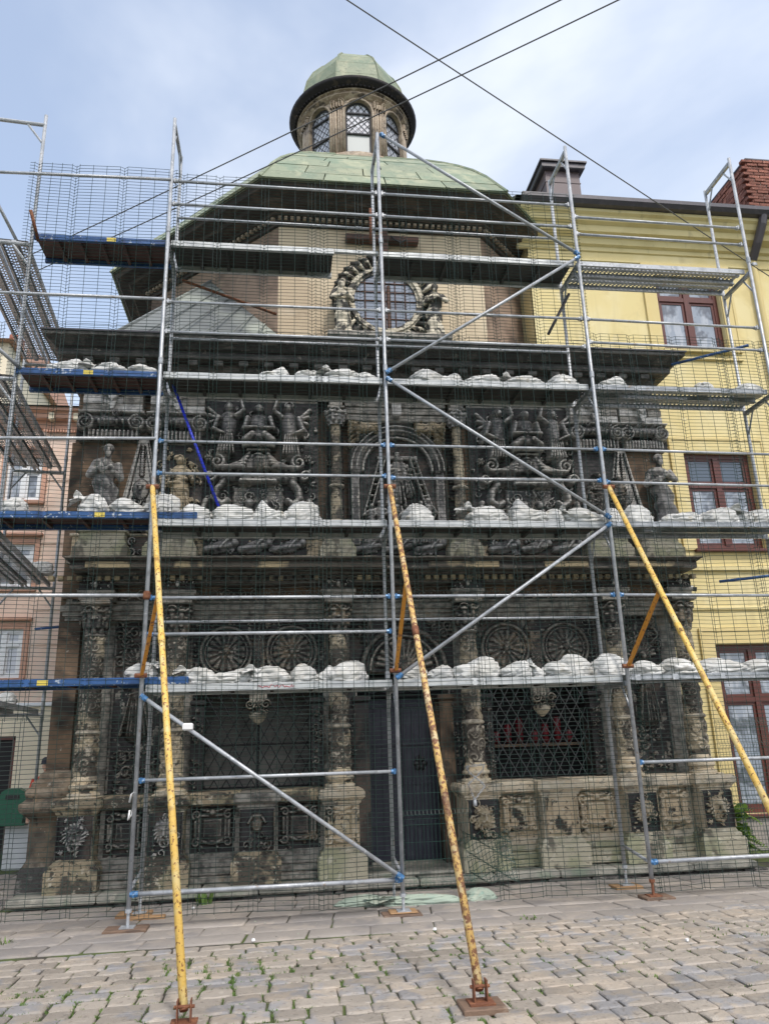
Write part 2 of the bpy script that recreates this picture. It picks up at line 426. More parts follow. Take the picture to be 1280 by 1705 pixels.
def np_mesh(name, V, Q):
    me = bpy.data.meshes.new(name)
    V = np.asarray(V, dtype=np.float32); Q = np.asarray(Q, dtype=np.int32)
    me.vertices.add(len(V)); me.vertices.foreach_set('co', V.ravel())
    k = Q.shape[1]
    me.loops.add(Q.size); me.loops.foreach_set('vertex_index', Q.ravel())
    me.polygons.add(len(Q))
    me.polygons.foreach_set('loop_start', np.arange(0, Q.size, k, dtype=np.int32))
    me.update(calc_edges=True)
    return me

def smooth(me, on=True):
    me.polygons.foreach_set('use_smooth', [on] * len(me.polygons))
    return me

def fuse(mb, voxel, sm=True, dec=None):
    """join overlapping closed shapes into one continuous skin"""
    me = mb.mesh('tmp')
    o = bpy.data.objects.new('tmp', me)
    COL.objects.link(o)
    md = o.modifiers.new('r', 'REMESH'); md.mode = 'VOXEL'; md.voxel_size = voxel
    s = o.modifiers.new('s', 'SMOOTH'); s.iterations = 1
    dg = bpy.context.evaluated_depsgraph_get()
    out = bpy.data.meshes.new_from_object(o.evaluated_get(dg))
    bpy.data.objects.remove(o); bpy.data.meshes.remove(me)
    if sm:
        smooth(out)
    return out

WM = {}          # world matrices of what has been placed
def place(o, parent, mw):
    COL.objects.link(o)
    WM[o.name] = mw
    if parent is not None:
        o.parent = parent
        o.matrix_basis = WM[parent.name].inverted() @ mw
    else:
        o.matrix_basis = mw
    return o

def tag(o, label=None, cat=None, group=None, kind=None):
    if label: o['label'] = label
    if cat: o['category'] = cat
    if group: o['group'] = group
    if kind: o['kind'] = kind
    return o

def thing(name, loc, label=None, cat=None, group=None, rz=0.0):
    o = bpy.data.objects.new(name, None)
    o.empty_display_size = .2
    place(o, None, Matrix.Translation(loc) @ Matrix.Rotation(rz, 4, 'Z'))
    return tag(o, label, cat, group)

def part(name, shape, mat, parent=None, sm=False, kind=None):
    """a mesh drawn in world coordinates; its origin moves to its own base"""
    me = shape.mesh(name) if isinstance(shape, MB) else shape
    n = len(me.vertices)
    co = np.empty(n * 3, dtype=np.float32); me.vertices.foreach_get('co', co); co = co.reshape(-1, 3)
    c = (co.min(0) + co.max(0)) / 2; c[2] = co[:, 2].min()
    co -= c; me.vertices.foreach_set('co', co.ravel()); me.update()
    if sm: smooth(me)
    if mat: 
        me.materials.clear(); me.materials.append(M[mat])
    o = bpy.data.objects.new(name, me)
    place(o, parent, Matrix.Translation([float(a) for a in c]))
    if kind: o['kind'] = kind
    return o

def inst(name, me, parent, mw, kind=None):
    """another object on existing mesh data at world matrix mw"""
    o = bpy.data.objects.new(name, me)
    place(o, parent, mw)
    if kind: o['kind'] = kind
    return o

def T(x, y, z, rz=0.0, s=None):
    m = Matrix.Translation((x, y, z)) @ Matrix.Rotation(rz, 4, 'Z')
    if s is not None:
        m = m @ Matrix.Diagonal((*s, 1))
    return m

# ------------------------------------------------------------------ carved relief: stamps on a height field
class HF:
    def __init__(self, w, h, res=.015):
        self.w, self.h = w, h
        self.nx = max(4, int(w / res)); self.nz = max(4, int(h / res))
        self.x = np.linspace(-w / 2, w / 2, self.nx + 1); self.z = np.linspace(0, h, self.nz + 1)
        self.X, self.Z = np.meshgrid(self.x, self.z, indexing='ij')
        self.H = np.zeros_like(self.X)
    def _sl(self, x0, x1, z0, z1):
        i0 = max(0, np.searchsorted(self.x, x0) - 1); i1 = min(self.nx + 1, np.searchsorted(self.x, x1) + 1)
        j0 = max(0, np.searchsorted(self.z, z0) - 1); j1 = min(self.nz + 1, np.searchsorted(self.z, z1) + 1)
        return (slice(i0, i1), slice(j0, j1)) if i1 > i0 and j1 > j0 else None
    def _put(self, s, v, add):
        if add: self.H[s] += v
        else: self.H[s] = np.maximum(self.H[s], v)
    def cap(self, x0, z0, x1, z1, r0, r1=None, h=None, base=0.0, add=False):
        r1 = r0 if r1 is None else r1
        h = r0 if h is None else h
        R = max(r0, r1)
        s = self._sl(min(x0, x1) - R, max(x0, x1) + R, min(z0, z1) - R, max(z0, z1) + R)
        if s is None: return self
        X, Z = self.X[s], self.Z[s]
        dx, dz = x1 - x0, z1 - z0
        L = dx * dx + dz * dz + 1e-9
        t = np.clip(((X - x0) * dx + (Z - z0) * dz) / L, 0, 1)
        d = np.hypot(X - x0 - t * dx, Z - z0 - t * dz) / (r0 + (r1 - r0) * t)
        v = np.where(d < 1, base + h * np.sqrt(np.clip(1 - d * d, 0, 1)), 0)
        self._put(s, v, add)
        return self
    def poly(self, pts, r, h=None, base=0.0, r1=None):
        n = len(pts) - 1
        for k in range(n):
            a = r + ((r1 - r) * k / n if r1 is not None else 0); b = r + ((r1 - r) * (k + 1) / n if r1 is not None else 0)
            self.cap(*pts[k], *pts[k + 1], a, b, h, base)
        return self
    def ell(self, cx, cz, rx, rz, h, ang=0.0, base=0.0, add=False, p=2):
        R = max(rx, rz)
        s = self._sl(cx - R, cx + R, cz - R, cz + R)
        if s is None: return self
        X = self.X[s] - cx; Z = self.Z[s] - cz
        c, n = math.cos(ang), math.sin(ang)
        u = (X * c + Z * n) / rx; w = (-X * n + Z * c) / rz
        d = (np.abs(u) ** p + np.abs(w) ** p)
        self._put(s, np.where(d < 1, base + h * np.sqrt(np.clip(1 - d, 0, 1)), 0), add)
        return self
    def rect(self, x0, x1, z0, z1, h, bev=.012):
        s = self._sl(x0 - .01, x1 + .01, z0 - .01, z1 + .01)
        if s is None: return self
        d = np.minimum(np.minimum(self.X[s] - x0, x1 - self.X[s]), np.minimum(self.Z[s] - z0, z1 - self.Z[s]))
        self._put(s, h * np.clip(d / bev, 0, 1), False)
        return self
    def ring(self, cx, cz, R, r, h, a0=0.0, a1=2 * PI, base=0.0, n=None):
        n = n or max(8, int(abs(a1 - a0) * 6))
        return self.poly([(cx + R * math.cos(a0 + (a1 - a0) * k / n), cz + R * math.sin(a0 + (a1 - a0) * k / n)) for k in range(n + 1)], r, h, base)
    def spiral(self, cx, cz, R, turns, r, h, a0=0.0, cw=1, base=0.0):
        n = int(abs(turns) * 12)
        pts = [(cx + R * (1 - .85 * k / n) * math.cos(a0 + cw * 2 * PI * turns * k / n), cz + R * (1 - .85 * k / n) * math.sin(a0 + cw * 2 * PI * turns * k / n)) for k in range(n + 1)]
        return self.poly(pts, r, h, base, r * .6)
    def leaf(self, x, z, ang, L, w, h):
        ex, ez = x + L * math.cos(ang), z + L * math.sin(ang)
        mx, mz = x + .45 * L * math.cos(ang), z + .45 * L * math.sin(ang)
        self.ell(mx, mz, L * .5, w, h, ang)
        self.cap(x, z, ex, ez, w * .25, w * .1, h * 1.3)
        return self
    def foliage(self, x0, x1, z0, z1, n, seed, s=.09, h=.05):
        r = random.Random(seed)
        for _ in range(n):
            cx, cz = r.uniform(x0, x1), r.uniform(z0, z1); k = r.uniform(.6, 1.3) * s
            t = r.random()
            if t < .45:
                self.spiral(cx, cz, k * .8, r.uniform(1.0, 1.6), k * .2, h * r.uniform(.6, 1), r.uniform(0, 6.3), r.choice((-1, 1)))
            elif t < .85:
                a = r.uniform(0, 6.3)
                for q in (-.6, 0, .6): self.leaf(cx, cz, a + q, k * 1.1, k * .24, h * r.uniform(.5, .9))
            else:
                self.rosette(cx, cz, k * .6, h)
        return self
    def rosette(self, cx, cz, R, h, n=6):
        for k in range(n):
            a = 2 * PI * k / n
            self.ell(cx + .58 * R * math.cos(a), cz + .58 * R * math.sin(a), R * .45, R * .27, h * .75, a)
        return self.ell(cx, cz, R * .3, R * .3, h)
    def shell(self, cx, cz, R, h, a0=0.0, a1=PI, n=11):
        for k in range(n):
            a = a0 + (a1 - a0) * (k + .5) / n
            self.cap(cx + .18 * R * math.cos(a), cz + .18 * R * math.sin(a), cx + .86 * R * math.cos(a), cz + .86 * R * math.sin(a), .02 * R + .01, R * .9 * (a1 - a0) / n * .5, h)
        return self.ell(cx, cz, R * .2, R * .2, h * 1.3)
    def rinceau(self, x0, x1, z0, z1, n, h=.045, seed=0):
        w = (x1 - x0) / n; c = (z0 + z1) / 2; R = min(w, z1 - z0) * .46
        for k in range(n):
            cx = x0 + (k + .5) * w; u = 1 if k % 2 else -1
            self.spiral(cx, c, R, 1.5, R * .17, h, (PI if u > 0 else 0), u)
            self.rosette(cx, c, R * .34, h)
            for q in (.6, 1.5, 2.5, 3.6):
                self.leaf(cx + R * math.cos(q * u), c + R * math.sin(q * u), q * u + .9, R * .5, R * .13, h * .8)
            self.cap(cx - w / 2, c - u * R * .7, cx, c - u * R, R * .14, None, h)
        return self
    def lion(self, cx, cz, s, h=.13):
        for k in range(18):                                    # mane
            a = 2 * PI * k / 18
            self.cap(cx + .62 * s * math.cos(a), cz + .70 * s * math.sin(a), cx + .98 * s * math.cos(a + .25), cz + 1.02 * s * math.sin(a + .25), .17 * s, .08 * s, h * .55)
        self.ell(cx, cz, .66 * s, .8 * s, h * .75)
        self.ell(cx, cz + .35 * s, .52 * s, .35 * s, h * .95)
        for u in (-1, 1):
            self.cap(cx + u * .15 * s, cz + .30 * s, cx + u * .48 * s, cz + .36 * s, .09 * s, .06 * s, h * 1.12)     # brow
            self.ell(cx + u * .28 * s, cz + .16 * s, .12 * s, .08 * s, h * 1.0)
            self.ell(cx + u * .62 * s, cz + .62 * s, .2 * s, .2 * s, h * .8)
            self.ell(cx + u * .2 * s, cz - .32 * s, .25 * s, .2 * s, h * 1.2)
        self.cap(cx, cz + .3 * s, cx, cz - .2 * s, .13 * s, .2 * s, h * 1.3)
        self.ell(cx, cz - .62 * s, .3 * s, .14 * s, h * .9)
        self.ring(cx, cz - .85 * s, .36 * s, .07 * s, h * .9)                                                    # ring in the mouth
        return self
    def mask(self, cx, cz, s, h=.11):
        self.ell(cx, cz, .55 * s, .75 * s, h)
        for u in (-1, 1):
            self.cap(cx + u * .1 * s, cz + .2 * s, cx + u * .4 * s, cz + .22 * s, .08 * s, .05 * s, h * 1.15)
            self.ell(cx + u * .25 * s, cz + .08 * s, .1 * s, .06 * s, h * 1.08)
            self.cap(cx + u * .5 * s, cz + .6 * s, cx + u * .8 * s, cz + .1 * s, .16 * s, .1 * s, h * .6)
        self.cap(cx, cz + .2 * s, cx, cz - .12 * s, .07 * s, .12 * s, h * 1.25)
        self.cap(cx - .2 * s, cz - .38 * s, cx + .2 * s, cz - .38 * s, .08 * s, None, h * 1.1)
        self.ell(cx, cz + .75 * s, .6 * s, .22 * s, h * .7)
        return self
    def cartouche(self, cx, cz, w, h_, d=.07, seed=0):
        r = random.Random(seed)
        self.rect(cx - w * .30, cx + w * .30, cz - h_ * .30, cz + h_ * .30, d * .55, .03)
        self.poly([(cx - w * .36, cz - h_ * .36), (cx + w * .36, cz - h_ * .36), (cx + w * .36, cz + h_ * .36), (cx - w * .36, cz + h_ * .36), (cx - w * .36, cz - h_ * .36)], .03, d * .9)
        for u in (-1, 1):
            for q in (-1, 1):
                self.spiral(cx + u * w * .42, cz + q * h_ * .38, w * .12, 1.3, .026, d * 1.15, r.uniform(0, 6), u * q)
            self.cap(cx + u * w * .45, cz - h_ * .2, cx + u * w * .45, cz + h_ * .2, .032, None, d * 1.05)
            self.leaf(cx, cz - h_ * .44, PI / 2 + u * 1.2, w * .4, .04, d)
            self.leaf(cx, cz + h_ * .44, PI / 2 + u * 1.3, w * .4, .04, d)
        self.ell(cx, cz + h_ * .44, .06, .05, d * 1.4)
        return self
    def figure(self, x, z, h, seed, lean=0.0, arms=True, depth=.16, wings=False):
        """draped relief figure standing on z, height h"""
        r = random.Random(seed); s = h / 1.7
        hx = x + lean * h * .9
        sh = (x + lean * h * .78, z + h * .78)
        self.cap(x, z + .06 * h, x + lean * h * .5, z + h * .5, .26 * s, .19 * s, depth * .8)
        self.cap(x + lean * h * .5, z + h * .5, *sh, .19 * s, .21 * s, depth)
        for k in range(7):
            a = (k - 3) * .075 * s; b = r.uniform(-.05, .05) * s
            self.cap(x + a * 1.25 + b, z + .02 * h, x + lean * h * .45 + a * .6, z + h * .52, .034 * s, .028 * s, depth * r.uniform(.85, 1.08))
        for k in range(3):
            q = z + h * (.55 + .08 * k)
            self.cap(x - .17 * s, q - .04 * s, x + .17 * s, q + .06 * s * r.choice((-1, 1)), .03 * s, None, depth * 1.1)
        self.ell(hx, z + h * .915, .095 * s, .125 * s, depth * 1.15)
        self.ell(hx, z + h * .95, .115 * s, .1 * s, depth * .95)
        self.cap(hx, z + h * .93, hx, z + h * .905, .018 * s, .028 * s, depth * 1.35)
        if arms:
            for u in (-1, 1):
                e = (sh[0] + u * r.uniform(.22, .36) * s, sh[1] - r.uniform(.12, .34) * s)
                t = (e[0] - u * r.uniform(-.12, .3) * s, e[1] + r.uniform(-.1, .3) * s)
                self.cap(sh[0] + u * .19 * s, sh[1], *e, .075 * s, .06 * s, depth * .95)
                self.cap(*e, *t, .058 * s, .042 * s, depth * 1.1)
                self.ell(*t, .055 * s, .055 * s, depth * 1.15)
        if wings:
            for u in (-1, 1):
                for k in range(5):
                    self.cap(sh[0] + u * .1 * s, sh[1], sh[0] + u * (.42 + .04 * k) * s, sh[1] + (.28 - .17 * k) * s, .05 * s, .035 * s, depth * .5)
        return self
    def rough(self, amp=.006, sc=14, seed=3):
        self.H += amp * vnoise(self.X * sc + 40, self.Z * sc + 40, seed) + amp * .5 * vnoise(self.X * sc * 2.7 + 9, self.Z * sc * 2.7 + 9, seed + 1)
        return self
    def mesh(self, name, x, y, z, wrap=None, thr=None, H0=0.0, taper=None):
        """front faces -Y at depth y; wrap=radius bends it round a vertical axis at (x, y)"""
        nx, nz = self.nx + 1, self.nz + 1
        Hh = self.H + H0
        if wrap:
            a = self.X / self.w * 2 * PI - PI / 2
            R = wrap if taper is None else wrap * (1 + (taper - 1) * self.Z / self.h)
            V = np.stack([x + (R + Hh) * np.cos(a), y + (R + Hh) * np.sin(a), z + self.Z], -1)
        else:
            V = np.stack([x + self.X, y - Hh * 1.25, z + self.Z], -1)
        idx = np.arange(nx * nz).reshape(nx, nz)
        Q = np.stack([idx[:-1, :-1], idx[1:, :-1], idx[1:, 1:], idx[:-1, 1:]], -1).reshape(-1, 4)
        hq = (self.H[:-1, :-1] + self.H[1:, :-1] + self.H[1:, 1:] + self.H[:-1, 1:]).reshape(-1) / 4
        if thr is not None:
            hm = np.maximum.reduce([self.H[:-1, :-1], self.H[1:, :-1], self.H[1:, 1:], self.H[:-1, 1:]]).reshape(-1)
            Q = Q[hm > thr]; hq = hq[hm > thr]
            used = np.unique(Q); mp = np.full(nx * nz, -1); mp[used] = np.arange(len(used))
            V = V.reshape(-1, 3)[used]; Q = mp[Q]
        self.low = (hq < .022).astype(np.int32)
        return smooth(np_mesh(name, V.reshape(-1, 3), Q))
# ------------------------------------------------------------------ ground sheet
G = -0.5
mb = MB()
mb.add([(-400, -400, G), (400, -400, G), (400, 400, G), (-400, 400, G)], [(0, 1, 2, 3)])
street = part('street', mb, 'ground')
tag(street, 'cobbled street with a band of stone paving slabs', 'street', kind='structure')

# ------------------------------------------------------------------ chapel
XA = .4
XL, XR = -4.43, 4.75
YW, YU = 2.2, 1.95
chapel = thing('chapel', (.2, 2.2, G), 'soot-blackened carved stone chapel with green copper dome behind the scaffolding', 'chapel')

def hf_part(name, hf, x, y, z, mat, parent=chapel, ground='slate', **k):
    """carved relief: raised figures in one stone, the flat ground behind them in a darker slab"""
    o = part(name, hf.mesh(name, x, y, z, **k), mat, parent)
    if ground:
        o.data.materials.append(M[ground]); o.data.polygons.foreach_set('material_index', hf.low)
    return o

# body: plain block behind the carved front, with the two window recesses and the doorway left open
DOOR = (XA - .66, XA + .70)
WL = (XA - 3.0, XA - 1.15)
WR = (XA + 1.15, XA + 3.0)
mb = MB()
zt = 3.4
xs = [XL, WL[0], WL[1], DOOR[0], DOOR[1], WR[0], WR[1], XR]
for a, b, lo, hi in ((0, 1, G, 0), (2, 3, G, 0), (4, 5, G, 0), (6, 7, G, 0)):
    mb.box(xs[a], xs[b], YW, 3.0, G, zt)
for a, b in ((1, 2), (5, 6)):
    mb.box(xs[a], xs[b], YW, 3.0, G, .74)
    mb.box(xs[a], xs[b], YW, 3.0, 2.13, zt)
mb.box(DOOR[0], DOOR[1], YW, 3.0, 2.32, zt)
mb.box(XL, XR, 3.0, 11.4, G, zt)
part('lower_wall', mb, 'soot', chapel)
mb = MB().box(XL, XR, YU, 11.4, zt, 7.05)
part('upper_wall', mb, 'brownwall', chapel)
mb = MB().box(XL - .03, -4.16, 2.05, 2.2, .2, 3.5).box(XL - .035, -4.2, YU - .03, YU, 4.0, 5.75)
part('corner_strip', mb, 'brownwall', chapel)
mb = MB()
mb.rect_sweep(XL, -4.1, 1.98, 2.6, [(.16, -.06), (.12, .02), (.12, .5), (.16, .55), (.22, .60), (.24, .64), (.24, .70), (.20, .73), (.17, .76), (.19, .82), (.18, .88), (.14, .91), (.13, .96), (.07, 1.0), (.06, 1.06), (.0, 1.1)])
part('corner_plinth', mb, 'darkbrown', chapel)
part('corner_footing', MB().rect_sweep(XL, -4.1, 1.98, 2.6, [(.21, G), (.19, -.12), (.165, -.062)]), 'rubble', chapel)

# stepped ledge of long stones on a rubble bed
x = -4.58
r = random.Random(5)
while x < 4.9:
    w = r.uniform(.7, 1.25); w = min(w, 5.02 - x)
    j = r.uniform(-.03, .03)
    mb = MB().bbox(x, x + w - .015, 1.30 + j, 2.25, -.44, -.34 + r.uniform(-.012, .006), .02)
    part('ledge_stone', mb, 'plinth', chapel)
    x += w
x = -4.5
while x < 4.9:
    w = r.uniform(.35, .7)
    mb = MB().bbox(x, x + w - .02, 1.38 + r.uniform(-.05, .05), 2.2, G, -.445, .02)
    part('footing_stone', mb, 'rubble', chapel)
    x += w

# pedestals with carved dies
def pedestal_mesh(w):
    mb = MB()
    h = w / 2
    mb.rect_sweep(-h, h, 1.55, 2.2, [(.0, .0), (0, .56), (.02, .575), (.025, .60), (.06, .635), (.075, .645), (.075, .705), (.05, .745)])
    return mb.mesh('pedestal')
def pedbase_mesh(w):
    mb = MB(); h = w / 2
    mb.rect_sweep(-h, h, 1.55, 2.2, [(.085, -.34), (.09, -.09), (.075, -.065), (.05, -.055), (.05, -.02), (.02, .0), (.0, .035)])
    return mb.mesh('pedestal_base')
def shift(me, dx=0, dy=0, dz=0):
    me.transform(Matrix.Translation((dx, dy, dz))); return me
def die_relief(kind, seed, w=.44):
    hf = HF(w, .50, .011)
    for u in (-1, 1): hf.rect(u * w / 2 - .02, u * w / 2 + .02, 0, .5, .035)
    if kind == 'lion':
        hf.foliage(-w * .36, w * .36, .03, .47, 16, seed, .06, .05)
        hf.lion(0, .28, .145, .11)
    elif kind == 'mask':
        hf.foliage(-w * .36, w * .36, .03, .2, 12, seed, .06, .06)
        hf.mask(0, .32, .14, .10)
    elif kind == 'cartouche':
        hf.cartouche(0, .26, w * .9, .46, .06, seed)
        hf.rosette(0, .40, .06, .08)
    else:
        hf.rect(-w * .3, w * .3, .03, .47, .03)
    return hf.rough(.004)
for dx, kind, mat in ((-4.3, 'lion', 'soot'), (-3.2, 'lion', 'soot'), (-2.05, 'mask', 'soot'), (-.95, 'cartouche', 'tan'), (.95, 'lion', 'tan'), (2.03, 'plain', 'tan'), (3.2, 'lion', 'tan'), (4.3, 'lion', 'tan')):
    x = XA + dx
    w = .46 if kind != 'plain' else .5
    p = part('pedestal', shift(pedestal_mesh(w), x), 'tan' if mat == 'tan' else ('sootbase' if dx < -3 else 'soot'), chapel)
    part('pedestal_base', shift(pedbase_mesh(w), x), 'sootbase' if dx < -1 else 'base', p)
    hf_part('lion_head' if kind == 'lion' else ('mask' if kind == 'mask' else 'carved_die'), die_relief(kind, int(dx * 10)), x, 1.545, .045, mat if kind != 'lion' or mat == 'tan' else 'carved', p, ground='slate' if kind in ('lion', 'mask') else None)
# balustrade panels between the pedestals
for dx, w, mat in ((-3.75, .5, 'soot'), (-2.63, .58, 'soot'), (-1.5, .56, 'soot'), (1.5, .56, 'tan'), (2.62, .6, 'tan'), (3.75, .5, 'tan')):
    x = XA + dx
    part('dado', MB().bbox(x - w / 2 - .06, x + w / 2 + .06, 1.80, 2.25, -.34, .60, .01), 'tan' if mat == 'tan' else 'soot', chapel)
    hf = HF(w, .56, .012).cartouche(0, .30, w * .82, .44, .075, int(dx * 7))
    hf.foliage(-w / 2, w / 2, .02, .1, 4, 3, .05, .04).rough(.004)
    hf_part('cartouche', hf, x, 1.796, .02, mat, ground=None if mat == 'tan' else 'slate')
    part('dado_sill', MB().extr_x([(1.66, .62), (1.70, .60), (1.78, .585), (2.24, .585), (2.24, .76), (1.72, .76), (1.66, .72)], x - w / 2 - .06, x + w / 2 + .06), 'tan' if dx > 0 else 'sootbase', chapel)
    for k in range(3):
        part('moulded_course', MB().bbox(x - w / 2 - .06, x + w / 2 + .06, 1.66 + .04 * k, 1.80, -.335 + .09 * k, -.248 + .09 * k, .012), 'base' if mat == 'tan' else 'soot', chapel)

# lower order columns
def carved_shaft(r, h, seed, dens, hh=.022, s=.07):
    hf = HF(2 * PI * r, h, .0125)
    hf.foliage(-PI * r, PI * r, .03, h - .03, dens, seed, s, hh)
    W = 2 * PI * r
    return hf.rough(.002)
shafts = []
for v in range(2):
    a = carved_shaft(.128, 1.28, 20 + v, 120).mesh('shaft', 0, 0, 1.58, wrap=.128, taper=.9)
    b = carved_shaft(.14, .54, 30 + v, 46, .025, .08).mesh('shaft_lower', 0, 0, 1.0, wrap=.138)
    shafts.append((a, b))
def lathe_mesh(prof, n=24):
    return smooth(MB().lathe(0, 0, prof, n).mesh('lathe'))
def capital_mesh(r, h, R):
    hf = HF(2 * PI * r, h, .012)
    W = 2 * PI * r
    for row, (z0, L) in enumerate(((0, .5), (.25, .5))):
        for k in range(8):
            x = -W / 2 + (k + .5 * row) * W / 8
            hf.cap(x, z0 * h, x, (z0 + L) * h, W / 20, W / 26, .035 + .02 * row)
            hf.ell(x, (z0 + L) * h, W / 18, .03, .06 + .02 * row)
    for k in range(4):
        x = -W / 2 + (k + .5) * W / 4
        for u in (-1, 1): hf.spiral(x + u * .05, h * .82, .05, 1.2, .015, .075, 0, u)
    hf.rough(.004)
    return hf
base_me = lathe_mesh([(.20, .745), (.205, .80), (.17, .82), (.165, .85), (.19, .87), (.195, .90), (.165, .925), (.155, .95), (.165, .97), (.15, .99), (.14, 1.02)])
ring_me = lathe_mesh([(.138, 1.535), (.16, 1.545), (.165, 1.565), (.15, 1.585), (.13, 1.60)])
neck_me = lathe_mesh([(.115, 2.82), (.14, 2.835), (.145, 2.855), (.12, 2.875)])
cap_me = capital_mesh(.135, .40, 0).mesh('capital', 0, 0, 2.87, wrap=.12, taper=1.25)
aba_me = MB().bbox(-.2, .2, -.2, .2, 3.265, 3.33, .015).mesh('abacus')
plinth_me = MB().bbox(-.215, .215, -.215, .215, .742, .765, .01).mesh('plinth')
for me, m in ((base_me, 'tan'), (ring_me, 'column'), (neck_me, 'soot'), (cap_me, 'soot'), (aba_me, 'soot'), (plinth_me, 'tan')):
    me.materials.append(M[m])
for a, b in shafts:
    a.materials.append(M['column']); b.materials.append(M['column'])
YC = 1.83
for i, dx in enumerate((-4.3, -3.2, -.95, .95, 3.2, 4.3)):
    mw = T(XA + dx, YC, 0, .7 * i)
    m0 = T(XA + dx, YC, 0)
    c = inst('column', shafts[i % 2][0], chapel, mw)
    inst('lower_shaft', shafts[i % 2][1], c, mw)
    inst('column_base', base_me, c, m0); inst('shaft_ring', ring_me, c, m0); inst('necking', neck_me, c, m0)
    inst('capital', cap_me, c, m0); inst('abacus', aba_me, c, m0); inst('base_plinth', plinth_me, c, m0)

# carved panels between the paired columns, beside the door and above the windows
for dx, sd in ((-3.75, 1), (3.75, 2)):
    hf = HF(.72, 2.5, .013)
    for u in (-1, 1): hf.rect(u * .34 - .03, u * .34 + .03, 0, 2.5, .04)
    hf.foliage(-.28, .28, 1.75, 2.45, 34, sd, .09, .07)
    hf.figure(0, .75, 1.05, sd, depth=.12)
    hf.foliage(-.26, .26, .05, .7, 26, sd + 9, .08, .05)
    hf.shell(0, 1.72, .26, .05)
    hf.rough(.006)
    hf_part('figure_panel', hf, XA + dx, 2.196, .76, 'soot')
for (a, b), sd in ((WL, 5), (WR, 6)):
    w = b - a + .2
    hf = HF(w, 1.0, .013)
    for u in (-1, 1):
        cx = u * .47
        hf.ring(cx, .52, .36, .035, .05); hf.ring(cx, .52, .30, .018, .035)
        hf.shell(cx, .52, .28, .045, 0, 2 * PI, 16); hf.rosette(cx, .52, .13, .09)
        hf.mask(cx, .53, .10, .10)
        hf.foliage(cx - .46, cx - .33, .1, .95, 9, sd + u, .07, .05); hf.foliage(cx + .33, cx + .46, .1, .95, 9, sd + 3 * u, .07, .05)
        hf.foliage(cx - .4, cx + .4, .9, .98, 8, sd + 5 * u, .06, .045); hf.foliage(cx - .4, cx + .4, .02, .13, 10, sd + 7 * u, .06, .045)
        hf.rect(u * (w / 2 - .05) - .04, u * (w / 2 - .05) + .04, 0, 1, .05)
    hf.rect(-.09, .09, 0, .78, .07); hf.foliage(-.08, .08, .05, .72, 18, sd, .05, .1)
    hf.rough(.005)
    hf_part('roundel_panel', hf, (a + b) / 2, 2.196, 2.12, 'soot')
    # hanging console between the two lights
    cx = (a + b) / 2
    mb = MB()
    for k in range(5): mb.tube((cx - .10 + .05 * k, 2.06, 1.92), (cx - .10 + .05 * k, 2.06, 2.14), .024, 8)
    mb.box(cx - .12, cx + .12, 2.06, 2.2, 1.92, 2.14)
    mb.box(cx - .15, cx + .15, 2.0, 2.2, 2.14, 2.19)
    mb.lathe(cx, 2.1, [(.02, 1.62), (.07, 1.66), (.12, 1.72), (.13, 1.76), (.10, 1.79)], 16)
    con = part('console', mb, 'column', chapel)
    hf = HF(.36, .24, .01)
    for u in (-1, 1): hf.spiral(u * .11, .15, .065, 1.6, .018, .09, 0, u)
    hf.rosette(0, .15, .06, .1); hf.foliage(-.14, .14, .02, .1, 10, sd, .05, .07); hf.rough(.004)
    hf_part('console_capital', hf, cx, 2.05, 1.74, 'column', con, thr=.012)
    # jamb pilasters with chipped edges
    for u, xx in ((1, a + .09), (-1, b - .09)):
        part('window_jamb', MB().bbox(xx - .085, xx + .085, 2.13, 2.5, .76, 1.9, .015).bbox(xx - .11, xx + .11, 2.1, 2.5, 1.9, 1.97, .015), 'slate', chapel)
        hf = HF(.16, 1.1, .011).foliage(-.06, .06, .03, 1.07, 26, int(xx * 31) + 400, .055, .045).rough(.004)
        hf_part('jamb_ornament', hf, xx, 2.127, .78, 'soot')
    # glazed back of the recess and a lattice grille in front of it
    part('window_back', MB().box(a, b, 2.86, 2.9, .7, 2.2), 'greyinterior' if sd == 5 else 'interior', chapel)
    mb = MB()
    zz0, zz1 = .78, 2.1
    st = .17; sl = 1.75
    n = int((b - a + (zz1 - zz0) / sl) / st) + 2
    for s in (-1, 1):
        for k in range(-1, n):
            x0 = (a if s > 0 else b) - s * ((zz1 - zz0) / sl) + s * k * st
            p0 = Vector((x0, zz0)); d = Vector((s / sl, 1))
            t0, t1 = 0, zz1 - zz0
            lo = (a - x0) / d.x; hi = (b - x0) / d.x
            if lo > hi: lo, hi = hi, lo
            t0 = max(t0, lo); t1 = min(t1, hi)
            if t1 - t0 > .05:
                mb.tube((x0 + d.x * t0, 2.27 + .008 * s, zz0 + t0), (x0 + d.x * t1, 2.27 + .008 * s, zz0 + t1), .008, 5)
    g = part('window_grille', mb, 'iron' if sd == 5 else 'greyiron', chapel)
    mb = MB()
    for xx in (a + .02, cx, b - .02): mb.tube((xx, 2.29, zz0), (xx, 2.29, zz1), .018, 6)
    for z_ in (zz0, 1.35, 1.86, zz1): mb.tube((a, 2.30, z_), (b, 2.30, z_), .013, 6)
    part('grille_bar', mb, 'iron', g)
